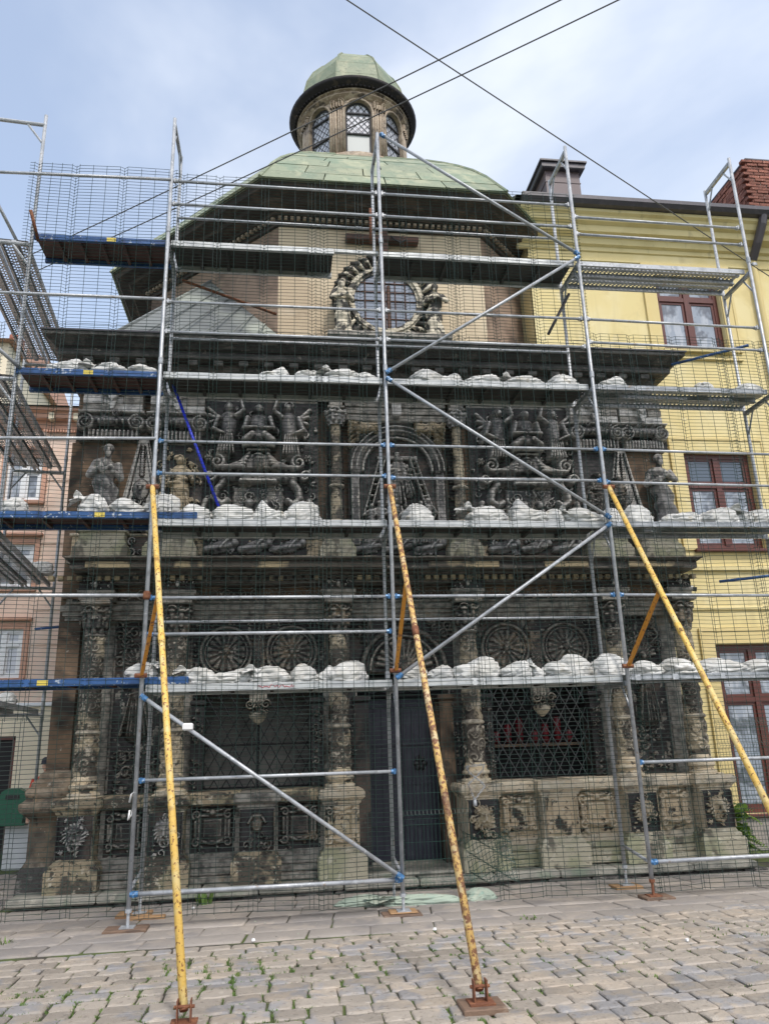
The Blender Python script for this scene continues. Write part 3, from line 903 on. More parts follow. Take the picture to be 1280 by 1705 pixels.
# votive lamps seen through the right-hand grille
r = random.Random(41)
for k in range(7):
    x = WR[0] + .35 + .19 * k + r.uniform(-.03, .03); z = 1.25
    lamp = part('votive_lamp', MB().lathe(x, 2.62, [(.03, z), (.055, z + .03), (.06, z + .12 + .1 * (k % 3)), (.05, z + .16 + .1 * (k % 3)), (.03, z + .18 + .1 * (k % 3))], 10), 'redflower', None, True)
    tag(lamp, 'small red glass lamp behind the right window lattice, %s from the left' % ['first', 'second', 'third', 'fourth', 'fifth', 'sixth', 'seventh', 'eighth', 'ninth'][k], 'lamp', 'red lamps behind the right window')
part('lamp_shelf', MB().box(WR[0], WR[1], 2.5, 2.75, 1.20, 1.24), 'wooddark', chapel)

# doorway
part('door_leaf', MB().box(DOOR[0] + .12, XA + .015, 2.52, 2.57, -.34, 1.93), 'door', chapel)
d2 = part('door_leaf', MB().box(XA + .025, DOOR[1] - .12, 2.52, 2.57, -.34, 1.93), 'door', chapel)
for sgn in (-1, 1):
    x0, x1 = (DOOR[0] + .12, XA + .015) if sgn < 0 else (XA + .025, DOOR[1] - .12)
    mb = MB()
    for k in range(5):
        xx = x0 + .04 + (x1 - x0 - .08) * k / 4
        mb.box(xx - .012, xx + .012, 2.505, 2.52, -.3, 1.9)
    for z_ in (-.25, .2, .75, 1.3, 1.85): mb.box(x0, x1, 2.498, 2.505, z_ - .025, z_ + .025)
    part('door_strap', mb, 'door', chapel)
hf = HF(.22, .26, .01).rosette(0, .13, .1, .02).leaf(0, .13, PI / 2, .12, .03, .025)
part('door_emblem', hf.mesh('door_emblem', XA + .28, 2.497, .88, thr=.003), 'iron', chapel)
for xx, u in ((DOOR[0] + .06, -1), (DOOR[1] - .06, 1)):
    part('door_jamb', MB().bbox(xx - .1, xx + .06 + .04, 2.16, 2.6, -.34, 1.9, .015).bbox(xx - .13, xx + .13, 2.12, 2.6, 1.9, 1.98, .015), 'brownwall' if u > 0 else 'slate', chapel)
part('threshold', MB().bbox(DOOR[0] - .1, DOOR[1] + .1, 1.5, 2.6, -.345, -.30, .02), 'plinth', chapel)
mb = MB()
for k in range(5):
    cx = DOOR[0] + .25 + .21 * k
    pts = [(cx + .09 * (1 - .8 * q / 16) * math.cos(q * .55), 2.45, 2.13 + .09 * (1 - .8 * q / 16) * math.sin(q * .55)) for q in range(17)]
    mb.path(pts, .013, 5)
    mb.path([(cx + .1 * math.cos(q * PI / 6), 2.45, 2.13 + .1 * math.sin(q * PI / 6)) for q in range(12)], .012, 5, True)
mb.tube((DOOR[0], 2.45, 1.99), (DOOR[1], 2.45, 1.99), .02, 6); mb.tube((DOOR[0], 2.45, 2.26), (DOOR[1], 2.45, 2.26), .02, 6)
part('fanlight_scroll', mb, 'iron', chapel)
part('fanlight_back', MB().box(DOOR[0], DOOR[1], 2.62, 2.66, -.34, 2.33), 'interior', chapel)
hf = HF(1.55, .98, .013)
hf.ring(.02, .02, .62, .05, .07, 0, PI); hf.ring(.02, .02, .50, .03, .05, 0, PI)
hf.shell(.02, .04, .46, .06, .05, PI - .05, 13)
hf.foliage(-.75, -.45, .5, .95, 14, 8, .09, .06); hf.foliage(.45, .75, .5, .95, 14, 9, .09, .06)
hf.mask(.02, .74, .12, .13)
for u in (-1, 1): hf.figure(u * .52, .42, .5, 40 + u, -u * .12, depth=.08)
hf.rough(.006)
hf_part('door_tympanum', hf, XA + .02, 2.17, 2.32, 'soot')
for dx in (-.78, .82):
    hf = HF(.2, 1.5, .012).foliage(-.08, .08, .03, 1.45, 30, int(dx * 9), .06, .04).rough(.004)
    hf_part('jamb_ornament', hf, XA + dx, 2.19, .78, 'soot')

# lower entablature
mb = MB()
mb.rect_sweep(XL + .05, XR - .05, 2.02, 3.0, [(0, 3.10), (.0, 3.16), (.03, 3.165), (.03, 3.22), (.06, 3.225), (.06, 3.30), (.02, 3.31), (.0, 3.36)])
part('architrave', mb, 'soot', chapel)
hf = HF(8.9, .2, .014).rinceau(-4.4, 4.4, .0, .2, 44, .04).rough(.004)
hf_part('frieze', hf, .16, 1.98, 3.36, 'soot')
part('frieze_back', MB().box(XL + .06, XR - .06, 1.985, 3.0, 3.33, 3.58), 'soot', chapel)
for i, dx in enumerate((-4.3, -3.2, -.95, .95, 3.2, 4.3)):
    x = XA + dx; xl, xr = max(x - .23, XL - .1), min(x + .23, XR + .1)
    p = part('entablature_block', MB().rect_sweep(xl, xr, 1.66, 2.05, [(0, 3.335), (0, 3.40), (.02, 3.41), (.02, 3.46), (0, 3.465), (0, 3.62), (.05, 3.64)]), 'soot', chapel)
    hf = HF(xr - xl, .16, .011).mask(0, .08, .07, .06).foliage(-.2, .2, .02, .14, 10, i, .05, .035).rough(.003)
    hf_part('block_mask', hf, (xl + xr) / 2, 1.658, 3.46, 'carved', p)
mb = MB()
k = 0
x = XL - .1
while x < XR + .1:
    mb.box(x, x + .07, 1.58, 1.66, 3.585, 3.65); x += .125
part('dentil_band', mb, 'tanband', chapel)
CL, CR = -4.28, 4.91
part('cornice_bed', MB().rect_sweep(CL + .36, CR - .36, 1.66, 3.0, [(0, 3.56), (.0, 3.65), (.06, 3.66), (.10, 3.69)]), 'corona', chapel)
x = CL + .28
r = random.Random(8)
part('corona', MB().rect_sweep(CL + .36, CR - .36, 1.66, 3.0, [(.10, 3.69), (.28, 3.70), (.285, 3.715), (.285, 3.80), (.30, 3.805), (.33, 3.83), (.36, 3.845), (.36, 3.86), (.1, 3.875)]), 'corona', chapel)
while x < CR - .30:
    w = min(r.uniform(.5, .95), CR - .28 - x)
    if r.random() < .72 or x < -2.2:
        part('corona_stone', MB().bbox(x, x + w - .008, 1.352, 1.40, 3.712, 3.802, .006), 'tanband', chapel)
    x += w

# upper storey plinth blocks
PIL = ((-3.87, .86, 'o'), (-2.93, .8, 'i'), (3.62, .8, 'i'), (4.42, .72, 'o'))
for x, w in ((XA - .95, .40), (XA + .95, .40), (-3.87, .62), (-2.93, .62), (3.60, .6), (4.42, .6)):
    part('upper_pedestal', MB().rect_sweep(x - w / 2, x + w / 2, 1.60, 1.96, [(.06, 3.875), (.06, 4.06), (.04, 4.075), (.03, 4.12), (0, 4.16), (0, 4.27), (.03, 4.28), (.03, 4.32), (0, 4.33)]), 'base', chapel)
part('upper_plinth', MB().rect_sweep(XL + .1, XR - .1, 1.84, 1.96, [(.04, 3.87), (.04, 3.98), (.0, 4.0), (0, 4.27), (.03, 4.285), (.03, 4.32), (0, 4.33)]), 'tan', chapel)
for x, w, sd in ((-3.4, .34, 1), (-1.75, 1.5, 2), (2.5, 1.5, 3), (4.02, .2, 4), (.4, 1.4, 5)):
    hf = HF(w, .27, .012)
    if w > 1:
        for k in range(3):
            cx = -w * .33 + k * w * .33
            hf.ell(cx, .12, .2, .1, .07, .3); hf.ell(cx + .2, .18, .06, .07, .1); hf.cap(cx - .2, .08, cx + .15, .14, .06, .05, .09); hf.cap(cx, .1, cx + .1, .22, .035, None, .1)
    hf.foliage(-w / 2 + .05, w / 2 - .05, .03, .24, int(14 * w), sd, .07, .055)
    hf.rough(.004)
    hf_part('plinth_relief', hf, x, 1.835, 4.0, 'carved')

# end pilasters with broad ionic capitals, statues and obelisks
for x, w, kind in PIL:
    pl = part('pilaster', MB().bbox(x - w / 2 + .04, x + w / 2 - .04, 1.80, 1.96, 4.33, 5.72, .01), 'brownwall' if kind == 'o' else 'soot', chapel)
    hf = HF(w + .16, .44, .012)
    W = w + .16
    hf.rect(-W / 2 + .12, W / 2 - .12, 0, .14, .05); 
    for k in range(13): hf.cap(-W / 2 + .14 + (W - .28) * k / 12, .0, -W / 2 + .14 + (W - .28) * k / 12 * 1.0, .13, .02, .03, .10)
    hf.cap(-W / 2 + .14, .30, W / 2 - .14, .30, .085, None, .12)
    for k in range(9): hf.ell(-W / 2 + .17 + (W - .34) * k / 8, .27, .035, .05, .16)
    for u in (-1, 1):
        hf.ell(u * (W / 2 - .14), .25, .145, .145, .10)
        hf.spiral(u * (W / 2 - .14), .25, .125, 2.2, .020, .15, PI / 2, u)
        for k in range(16): hf.ell(u * (W / 2 - .14) + .10 * math.cos(k * .39), .25 + .10 * math.sin(k * .39), .014, .014, .155)
    hf.rect(-W / 2 + .03, W / 2 - .03, .385, .43, .15)
    hf.foliage(-W / 2 + .25, W / 2 - .25, .36, .42, 6, int(x * 5), .06, .19)
    hf.rough(.004)
    hf_part('ionic_capital', hf, x, 1.79, 5.72, 'carved', pl, H0=.02)
    part('capital_block', MB().bbox(x - W / 2 + .02, x + W / 2 - .02, 1.80, 1.97, 5.725, 6.15, .01), 'soot', pl)
    # rusticated entablature blocks over the capital
    z = 6.165
    for row in range(3):
        h = .125
        n = 2 if row % 2 == 0 else 3
        for k in range(n):
            a = x - w / 2 + w * k / n; b = x - w / 2 + w * (k + 1) / n
            o = .012 * ((k + row) % 2)
            part('entablature_stone', MB().bbox(a + .004, b - .004, 1.68 - o, 1.96, z, z + h - .006, .01), 'carved' if (k + row) % 3 else 'soot', chapel)
        z += h
    mb = MB()
    mb.prism([(x - .15, 6.50), (x - .15, 6.44), (x - .08, 6.42), (x - .05, 6.36), (x, 6.30), (x + .05, 6.36), (x + .08, 6.42), (x + .15, 6.44), (x + .15, 6.50)], 1.58, 1.68)
    mb.prism([(x - .06, 6.30), (x - .02, 6.18), (x + .02, 6.18), (x + .06, 6.30)], 1.60, 1.68)
    part('bracket', mb, 'carved', chapel)

def statue_mesh(h, seed, seated=False):
    r = random.Random(seed)
    s = h / 1.72
    mb = MB()
    N, K = 30, 26
    vv = []; fs = []
    ph = r.uniform(0, 6)
    top = .82
    for k in range(K + 1):
        t = k / K * top
        rad = np.interp(t, [0, .06, .25, .48, .58, .70, .78, .82], [.27, .25, .22, .21, .19, .23, .21, .09])
        for i in range(N):
            a = 2 * PI * i / N
            fold = (1 + .13 * max(0, 1 - t / .6) * math.sin(7 * a + ph + 3 * t) + .06 * math.sin(11 * a + 5 * t + ph))
            diag = .035 * math.sin(9 * (t * 3 + .25 * math.cos(a - 1)) + ph) * (1 if t > .2 else .3)
            R = (rad * fold + diag) * s
            vv.append((R * 1.0 * math.cos(a) + .05 * s * math.sin(t * 4 + ph), R * .78 * math.sin(a), t * h))
    for k in range(K):
        for i in range(N):
            j = (i + 1) % N
            fs.append((k * N + i, k * N + j, (k + 1) * N + j, (k + 1) * N + i))
    fs += [tuple(range(N - 1, -1, -1)), tuple(range(K * N, (K + 1) * N))]
    mb.add(vv, fs)
    mb.tube((0, 0, .78 * h), (.01, -.02 * s, .88 * h), .07 * s, 8)
    hx, hy, hz = .015 * s, -.035 * s, .925 * h
    mb.ell((hx, hy, hz), (.088 * s, .10 * s, .125 * s))
    mb.ell((hx, hy + .025 * s, hz + .035 * s), (.108 * s, .105 * s, .108 * s))           # hair
    mb.ell((hx, hy - .085 * s, hz - .085 * s), (.06 * s, .05 * s, .09 * s))              # beard
    mb.ell((hx, hy - .105 * s, hz + .0 * s), (.018 * s, .025 * s, .035 * s))             # nose
    for u in (-1, 1):
        sh = Vector((u * .2 * s, 0, .765 * h)); el = Vector((u * r.uniform(.27, .34) * s, -.08 * s, r.uniform(.58, .64) * h))
        ha = Vector((u * r.uniform(-.02, .16) * s, -.27 * s, r.uniform(.60, .72) * h))
        mb.tube(sh, el, .085 * s, 9, .075 * s); mb.ell(el, (.078 * s,) * 3, 8, 6)
        mb.tube(el, ha, .07 * s, 9, .045 * s); mb.ell(ha, (.05 * s, .04 * s, .06 * s), 8, 6)
        for f in range(4): mb.tube(ha, ha + Vector(((f - 1.5) * .022 * s, -.03 * s, .085 * s)), .014 * s, 5)
    mb.tube((-.1 * s, -.24 * s, .62 * h), (.12 * s, -.25 * s, .70 * h), .05 * s, 6)      # book or scroll held to the chest
    mb.box(-.24 * s, .24 * s, -.2 * s, .2 * s, -.02 * h, .02 * h)
    return fuse(mb, .017 * s + .004)
st_a = statue_mesh(1.25, 3); st_b = statue_mesh(1.25, 8)
for me in (st_a, st_b): me.materials.append(M['carved'])
inst('statue', st_a, chapel, T(-3.87, 1.60, 4.35, .15))
inst('statue', st_b, chapel, T(4.56, 1.60, 4.35, -.1))
# obelisk reliefs
for x in (-3.40, 4.02):
    part('obelisk', MB().prism([(x - .3, 4.62), (x + .3, 4.62), (x + .07, 5.74), (x - .07, 5.74)], 1.74, 1.95), 'carved', chapel)
    hf = HF(.5, 1.05, .012)
    for u in (-1, 1): hf.cap(u * .23, .03, u * .05, 1.03, .03, .02, .05)
    hf.cap(-.23, .03, .23, .03, .03, None, .05)
    hf.ell(0, .32, .12, .16, .06); hf.mask(0, .34, .10, .08)
    for k in range(12):
        z = .55 + .04 * k; hf.rosette(0.0, z, .05 * (1.1 - z * .5), .05)
    hf.foliage(-.13, .13, .06, .2, 10, 4, .05, .05)
    hf_part('obelisk_relief', hf.rough(.003), x, 1.738, 4.64, 'carved', thr=.008)
    hf = HF(.6, .3, .012).lion(0, .16, .13, .12).foliage(-.26, .26, .03, .27, 14, 6, .06, .07).rough(.004)
    hf_part('obelisk_foot', hf, x, 1.80, 4.33, 'carved')
# inner pilaster figures: a lichened figure on the left, a small crowd on the right
hf = HF(.72, 1.35, .012).foliage(-.3, .3, .05, 1.3, 40, 77, .08, .05)
hf.figure(.05, .03, 1.1, 13, 0, depth=.15).rough(.005)
hf_part('pilaster_figure', hf, -2.9, 1.79, 4.34, 'tan')
hf = HF(.74, 1.35, .012)
for k, (a, b) in enumerate(((-.2, 0), (.18, .02), (0, .09), (.28, .0), (-.05, 0))): hf.figure(a, b, .74 + .06 * k, 20 + k, 0, depth=.14)
hf_part('pilaster_figure', hf.rough(.005), 3.62, 1.79, 4.34, 'soot')

# the two great cartouche bays
for x, sd in ((-1.72, 1), (2.46, 2)):
    hf = HF(1.78, 2.25, .0115)
    r = random.Random(sd)
    for u in (-1, 1):                                    # reclining figures and scrolled feet
        hf.cap(u * .62, .14, u * .26, .24, .11, .10, .14); hf.cap(u * .26, .24, u * .14, .44, .10, .10, .17); hf.ell(u * .12, .55, .065, .08, .21); hf.ell(u * .12, .58, .08, .07, .18)
        hf.cap(u * .58, .12, u * .80, .08, .07, .045, .12); hf.cap(u * .2, .42, u * .36, .30, .05, .04, .2); hf.cap(u * .36, .30, u * .46, .40, .04, .035, .2)
        for k in range(5): hf.cap(u * (.3 + .07 * k), .08, u * (.26 + .05 * k), .26, .022, .018, .155)
        hf.poly([(u * .50, .92), (u * .60, .78), (u * .62, .64), (u * .52, .56), (u * .44, .62)], .065, .14, 0, .05)
        hf.spiral(u * .70, .98, .085, 1.4, .035, .17, 0, u)
        hf.poly([(u * .72, .30), (u * .80, .46), (u * .76, .62)], .05, .10)
    hf.foliage(-.85, .85, .5, 2.2, 44, sd + 80, .10, .045)
    hf.foliage(-.7, .7, .02, .16, 26, sd, .08, .09)
    hf.rect(-.40, .40, .46, .88, .05, .06)
    hf.foliage(-.34, .34, .52, .84, 22, sd + 4, .09, .10)
    hf.cap(-.5, .97, .5, .97, .085, None, .15); hf.rect(-.56, .56, .90, 1.04, .13, .04)      # strapwork plate
    hf.cap(-.25, .90, .25, .90, .05, None, .19)
    for u in (-1, 1):
        for k in range(6):                                # flared pediment of overlapping bands
            hf.cap(u * (.12 + .02 * k), 1.40 - .055 * k, u * (.30 + .055 * k), 1.10 - .0 * k + .02 * (k % 2), .045, .05, .12 + .012 * k)
        hf.spiral(u * .60, 1.20, .11, 1.5, .04, .17, PI / 2, u)
        hf.rosette(u * .74, 1.30, .07, .12)
    hf.rect(-.22, .22, 1.08, 1.38, .11, .05); hf.mask(0, 1.2, .18, .2)
    hf.rect(-.26, .26, 1.42, 1.50, .21, .02); hf.rect(-.19, .19, 1.37, 1.42, .17, .02)
    hf.ell(0, 1.60, .23, .12, .21); hf.cap(0, 1.62, 0, 1.86, .14, .17, .20); hf.ell(0, 2.045, .075, .095, .25); hf.ell(0, 2.075, .09, .08, .21)
    for u in (-1, 1):
        hf.cap(u * .17, 1.90, u * .22, 1.72, .06, .05, .21); hf.cap(u * .22, 1.72, u * .03, 1.72, .048, .04, .25); hf.cap(u * .09, 1.62, u * .20, 1.54, .09, .08, .25)
        ax = u * .47                                      # angels turning inwards, one arm raised
        hf.cap(ax + u * .05, 1.36, ax, 1.66, .12, .13, .18); hf.cap(ax, 1.66, ax - u * .02, 1.90, .12, .15, .2); hf.ell(ax - u * .03, 2.06, .075, .09, .25); hf.ell(ax - u * .02, 2.09, .09, .08, .22)
        hf.cap(ax - u * .12, 1.92, ax - u * .24, 2.02, .05, .045, .22); hf.cap(ax - u * .24, 2.02, ax - u * .20, 2.17, .042, .035, .24)
        hf.cap(ax + u * .13, 1.90, ax + u * .20, 1.70, .06, .05, .21); hf.cap(ax + u * .20, 1.70, ax + u * .04, 1.62, .048, .04, .24)
        for k in range(6): hf.cap(ax + u * (-.10 + .045 * k), 1.34, ax + (-.07 + .03 * k) * u, 1.62, .024, .02, .215)
        for k in range(5): hf.cap(ax + u * .12, 1.92, ax + u * (.30 - .02 * k), 2.10 - .12 * k, .045, .035, .10)
    hf.rough(.006, 16, sd)
    hf_part('cartouche_relief', hf, x, 1.85, 4.20, 'carved', H0=.0)
    hf = HF(1.78, .2, .012).rinceau(-.88, .88, 0, .2, 7, .05).rough(.004)
    hf_part('scroll_crest', hf, x, 1.84, 6.50, 'carved')
    for row in range(3):
        part('background_course', MB().bbox(x - .9, x + .9, 1.872 - .006 * row, 1.96, 6.17 + .11 * row, 6.27 + .11 * row, .008), 'soot', chapel)

# central arched relief with ladders, flanked by small columns
cx = XA
hf = HF(1.52, 2.0, .012)
hf.ring(0, 1.18, .64, .075, .10, 0, PI); hf.ring(0, 1.18, .54, .03, .09, 0, PI); hf.ring(0, 1.18, .72, .025, .12, 0, PI); hf.ring(0, 1.18, .64, .02, .135, 0, PI)
for u in (-1, 1):
    hf.rect(u * .66 - .07, u * .66 + .07, 0, 1.18, .07)
    hf.foliage(u * .55 - .16, u * .55 + .16, 1.72, 1.96, 20, 50 + u, .06, .07)
    for k in range(9): hf.leaf(u * .70, 1.45 + .05 * k, PI / 2 + u * .5, .1, .03, .08)
    # ladder
    a0, b0, a1, b1 = u * .50, .45, u * .24, 1.35
    for q in (-.045, .045): hf.cap(a0 + q, b0, a1 + q, b1, .015, None, .12)
    for k in range(10):
        t = (k + .5) / 10; hf.cap(a0 + (a1 - a0) * t - .045, b0 + (b1 - b0) * t, a0 + (a1 - a0) * t + .045, b0 + (b1 - b0) * t, .011, None, .115)
hf.rect(-.04, .04, .5, 1.5, .07); hf.rect(-.32, .32, 1.36, 1.43, .075)
hf.figure(-.05, .62, .8, 61, .05, depth=.13); hf.figure(.16, .78, .6, 62, -.2, depth=.14)
for k, a in enumerate((-.45, -.27, -.08, .12, .30, .47)): hf.figure(a, .02, .62 + .05 * (k % 3), 70 + k, .05 * (-1) ** k, depth=.13)
hf.rect(-.76, .76, 1.97, 2.0, .1)
hf.rough(.006)
hf_part('passion_relief', hf, cx, 1.86, 4.15, 'carved')
for u in (-1, 1):
    hf = HF(.50, .46, .011)
    hf.rect(-.24, .24, .28, .45, .09, .03); hf.foliage(-.22, .22, .28, .44, 26, 61 + u, .055, .13)
    for k in range(12): hf.leaf(u * (.22 - .03 * (k % 4)), .04 + .022 * k, PI / 2 + u * .5, .11, .03, .11)
    hf.rough(.004)
    hf_part('spandrel_leaf', hf, cx + u * .52, 1.79, 5.66, 'tan', ground=None, thr=.02)
for k in range(5):
    part('lintel_course', MB().bbox(cx - .8, cx + .8, 1.80 - .012 * k, 1.96, 6.16 + .115 * k, 6.265 + .115 * k, .01), 'soot', chapel)
part('key_bracket', MB().bbox(cx - .07, cx + .07, 1.66, 1.9, 6.2, 6.5, .02).bbox(cx - .1, cx + .1, 1.6, 1.9, 6.5, 6.58, .02), 'carved', chapel)
us = carved_shaft(.085, 1.55, 90, 90, .012, .05).mesh('upper_shaft', 0, 0, 4.5, wrap=.085, taper=.85)
ub = lathe_mesh([(.17, 4.33), (.175, 4.37), (.13, 4.40), (.14, 4.44), (.11, 4.47), (.10, 4.51)])
ur = lathe_mesh([(.09, 5.02), (.115, 5.03), (.115, 5.06), (.088, 5.07)])
uc = capital_mesh(.09, .26, 0).mesh('upper_capital', 0, 0, 6.03, wrap=.085, taper=1.3)
ua = MB().bbox(-.13, .13, -.13, .13, 6.29, 6.33, .01).bbox(-.10, .10, -.10, .12, 6.33, 6.52, .01).bbox(-.14, .14, -.14, .12, 6.52, 6.6, .015).mesh('upper_impost')
for me, m in ((us, 'column'), (ub, 'tan'), (ur, 'column'), (uc, 'carved'), (ua, 'soot')): me.materials.append(M[m])
for i, dx in enumerate((-.95, .95)):
    m0 = T(XA + dx, 1.74, 0)
    c = inst('upper_column', us, chapel, m0)
    for nm, me in (('column_base', ub), ('shaft_ring', ur), ('capital', uc), ('impost', ua)): inst(nm, me, c, m0)
    hf = HF(.26, 1.7, .012).foliage(-.1, .1, .05, 1.65, 30, 95 + i, .07, .06).rough(.004)
    hf_part('niche_strip', hf, XA + dx * 1.0, 1.94, 4.33, 'soot')

# upper frieze and main cornice
hf = HF(8.95, .22, .015).rinceau(-4.45, 4.45, .0, .22, 40, .045).rough(.005)
hf_part('upper_frieze', hf, .16, 1.78, 6.56, 'soot')
part('upper_frieze_back', MB().box(XL + .02, XR - .02, 1.784, 2.6, 6.545, 6.80), 'soot', chapel)
TL, TR = -4.86, 5.12
CP = [(0, 6.76), (.03, 6.78), (.04, 6.83), (.10, 6.86), (.12, 6.90), (.13, 6.95), (.30, 6.98), (.31, 7.0), (.31, 7.08), (.36, 7.10), (.42, 7.16), (.47, 7.20), (.50, 7.21), (.50, 7.26)]
part('main_cornice', MB().rect_sweep(TL + .5, TR - .5, 1.78, 4.2, CP), 'corona', chapel)
for k in range(24):
    x = TL + .62 + k * (TR - TL - 1.24) / 23
    part('modillion', MB().bbox(x - .07, x + .07, 1.50, 1.78, 6.885, 6.972, .012), 'corona', chapel)
r = random.Random(3)
part('gutter_strip', MB().rect_sweep(TL + .5, TR - .5, 1.78, 4.2, [(.50, 7.262), (.525, 7.265), (.525, 7.29), (.46, 7.30)]), 'roofdark', chapel)
# low roofs over the corners of the square
E1 = -1.44; V0 = (XA - 1.87, 2.72, 8.15); V1 = (XA + 1.87, 2.72, 8.15)
AL = (XA - 3.17, 4.02, 9.98)
mb = MB()
RC = (-4.0, 1.62, 7.38)
mb.add([(TL, 1.29, 7.295), (E1, 1.29, 7.295), (E1, 1.62, 7.38), RC], [(0, 1, 2, 3)])
mb.add([RC, (E1, 1.62, 7.38), V0, AL], [(0, 1, 2, 3)])
mb.add([(TL, 1.29, 7.295), RC, (-4.0, 5.3, 7.38), (TL, 5.3, 7.295)], [(0, 1, 2, 3)])
mb.add([RC, AL, (XA - 4.4, 5.3, 8.2), (-4.0, 5.3, 7.38)], [(0, 1, 2, 3)])
mb.add([(E1, 1.29, 7.295), (2.2, 1.29, 7.295), V1, V0, (E1, 1.62, 7.38)], [(0, 1, 2, 3, 4)])
mb.add([(2.2, 1.29, 7.295), (TR, 1.29, 7.295), (TR, 3.2, 8.0), (3.2, 3.2, 8.2), V1], [(0, 1, 2, 3, 4)])
part('corner_roof', mb, 'greyroof', chapel)
mb = MB()
for k in range(1, 6):
    t = k / 6
    p = Vector(RC).lerp(Vector((E1, 1.62, 7.38)), t); q = Vector(AL).lerp(Vector(V0), t)
    mb.tube(p, q + Vector((0, 0, .012)), .012, 5)
mb.tube(RC, AL, .03, 6)
part('roof_seam', mb, 'greyroof', chapel)

# octagonal drum
OC = (XA, 7.2); RI = 4.5
def octa(r, z, k):                       # vertex k of an octagon of inradius r, front face between k=-1 and k=0
    a = -PI / 2 - PI / 8 + k * PI / 4
    R = r / math.cos(PI / 8)
    return Vector((OC[0] + R * math.cos(a), OC[1] + R * math.sin(a), z))
def octa_sweep(prof, caps=False):
    mb = MB()
    for r, z in prof:
        mb.v += [tuple(octa(r, z, k)) for k in range(8)]
    for q in range(len(prof) - 1):
        for k in range(8):
            j = (k + 1) % 8
            mb.f.append((8 * q + k, 8 * q + j, 8 * q + 8 + j, 8 * q + 8 + k))
    if caps: mb.f += [tuple(range(7, -1, -1)), tuple(range(8 * (len(prof) - 1), 8 * len(prof)))]
    return mb
for k in range(8):
    mb = MB()
    a, b = octa(RI, 7.0, k), octa(RI, 7.0, k + 1)
    a2, b2 = octa(RI - .5, 7.0, k), octa(RI - .5, 7.0, k + 1)
    up = Vector((0, 0, 3.55))
    mb.add([a, b, b + up, a + up, a2, b2, b2 + up, a2 + up], [(0, 1, 2, 3), (5, 4, 7, 6), (3, 2, 6, 7), (0, 4, 5, 1), (0, 3, 7, 4), (1, 5, 6, 2)])
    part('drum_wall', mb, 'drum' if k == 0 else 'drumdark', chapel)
part('drum_cornice', octa_sweep([(RI - .1, 10.30), (RI + .05, 10.32), (RI + .06, 10.37), (RI + .09, 10.38), (RI + .09, 10.44), (RI + .17, 10.46), (RI + .19, 10.50), (RI + .42, 10.53), (RI + .46, 10.58), (RI + .66, 10.62), (RI + .70, 10.68), (RI + .76, 10.72), (RI + .5, 10.8), (RI - .1, 10.85)]), 'eave', chapel)
for k in (7, 0, 1):
    a, b = octa(RI + .085, 10.385, k), octa(RI + .085, 10.385, k + 1)
    n = 34; d = (b - a) / n; nrm = Vector((d.y, -d.x, 0)).normalized()
    for i in range(n):
        p = a + d * (i + .2); q = a + d * (i + .7)
        mb = MB().add([p, q, q + nrm * .07, p + nrm * .07] + [v + Vector((0, 0, .055)) for v in (p, q, q + nrm * .07, p + nrm * .07)], [(0, 1, 2, 3), (7, 6, 5, 4), (3, 2, 6, 7), (0, 3, 7, 4), (1, 5, 6, 2), (0, 4, 5, 1)])
        part('drum_dentil', mb, 'lantern', chapel)

# dome of copper sheets with standing seams
DP = [(RI + .78, 10.72), (5.05, 11.05), (4.78, 11.44), (4.44, 11.86), (4.05, 12.28), (3.6, 12.73), (3.0, 13.3), (2.3, 13.92), (1.42, 14.72)]
dome = part('dome', octa_sweep([(r_ - .03, z_ - .02) for r_, z_ in DP], True), 'copperdark', chapel)
rr = random.Random(4)
for k in range(8):
    for q in range(len(DP) - 1):
        n = 4 if q < 3 else (3 if q < 6 else 2)
        a0, b0 = octa(*DP[q], k), octa(*DP[q], k + 1); a1, b1 = octa(*DP[q + 1], k), octa(*DP[q + 1], k + 1)
        for i in range(n):
            off = .35 if q % 2 else 0
            t0 = max(0, (i - off) / n) if i else 0; t1 = min(1, (i + 1 - off) / n) if i < n - 1 else 1
            c = [a0.lerp(b0, t0), a0.lerp(b0, t1), a1.lerp(b1, t1), a1.lerp(b1, t0)]
            m_ = sum(c, Vector()) / 4
            nrm = (c[1] - c[0]).cross(c[3] - c[0]).normalized()
            c = [p + (m_ - p).normalized() * .012 for p in c]
            o = nrm * (.012 + rr.uniform(0, .01))
            mb = MB().add([p - nrm * .02 for p in c] + [p + o for p in c], [(4, 5, 6, 7), (0, 1, 5, 4), (1, 2, 6, 5), (2, 3, 7, 6), (3, 0, 4, 7)])
            part('copper_sheet', mb, 'copper', dome)
mb = MB()
for k in range(8):
    mb.path([octa(r_ + .015, z_ + .012, k) for r_, z_ in DP], .03, 5)
part('hip_roll', mb, 'copper', dome)

# lantern
LC = OC; LR = 1.32
def oc8(r, z, a): return Vector((LC[0] + r * math.cos(a), LC[1] + r * math.sin(a), z))
mb = MB().lathe(LC[0], LC[1], [(LR - .25, 14.5), (LR - .25, 16.62)], 48)
lantern = part('lantern', mb, 'interior', chapel, True)
mb = MB().lathe(LC[0], LC[1], [(LR + .12, 14.55), (LR + .12, 14.86), (LR + .06, 14.90), (LR - .04, 14.92)], 48)
part('lantern_base', mb, 'lantern', lantern, True)
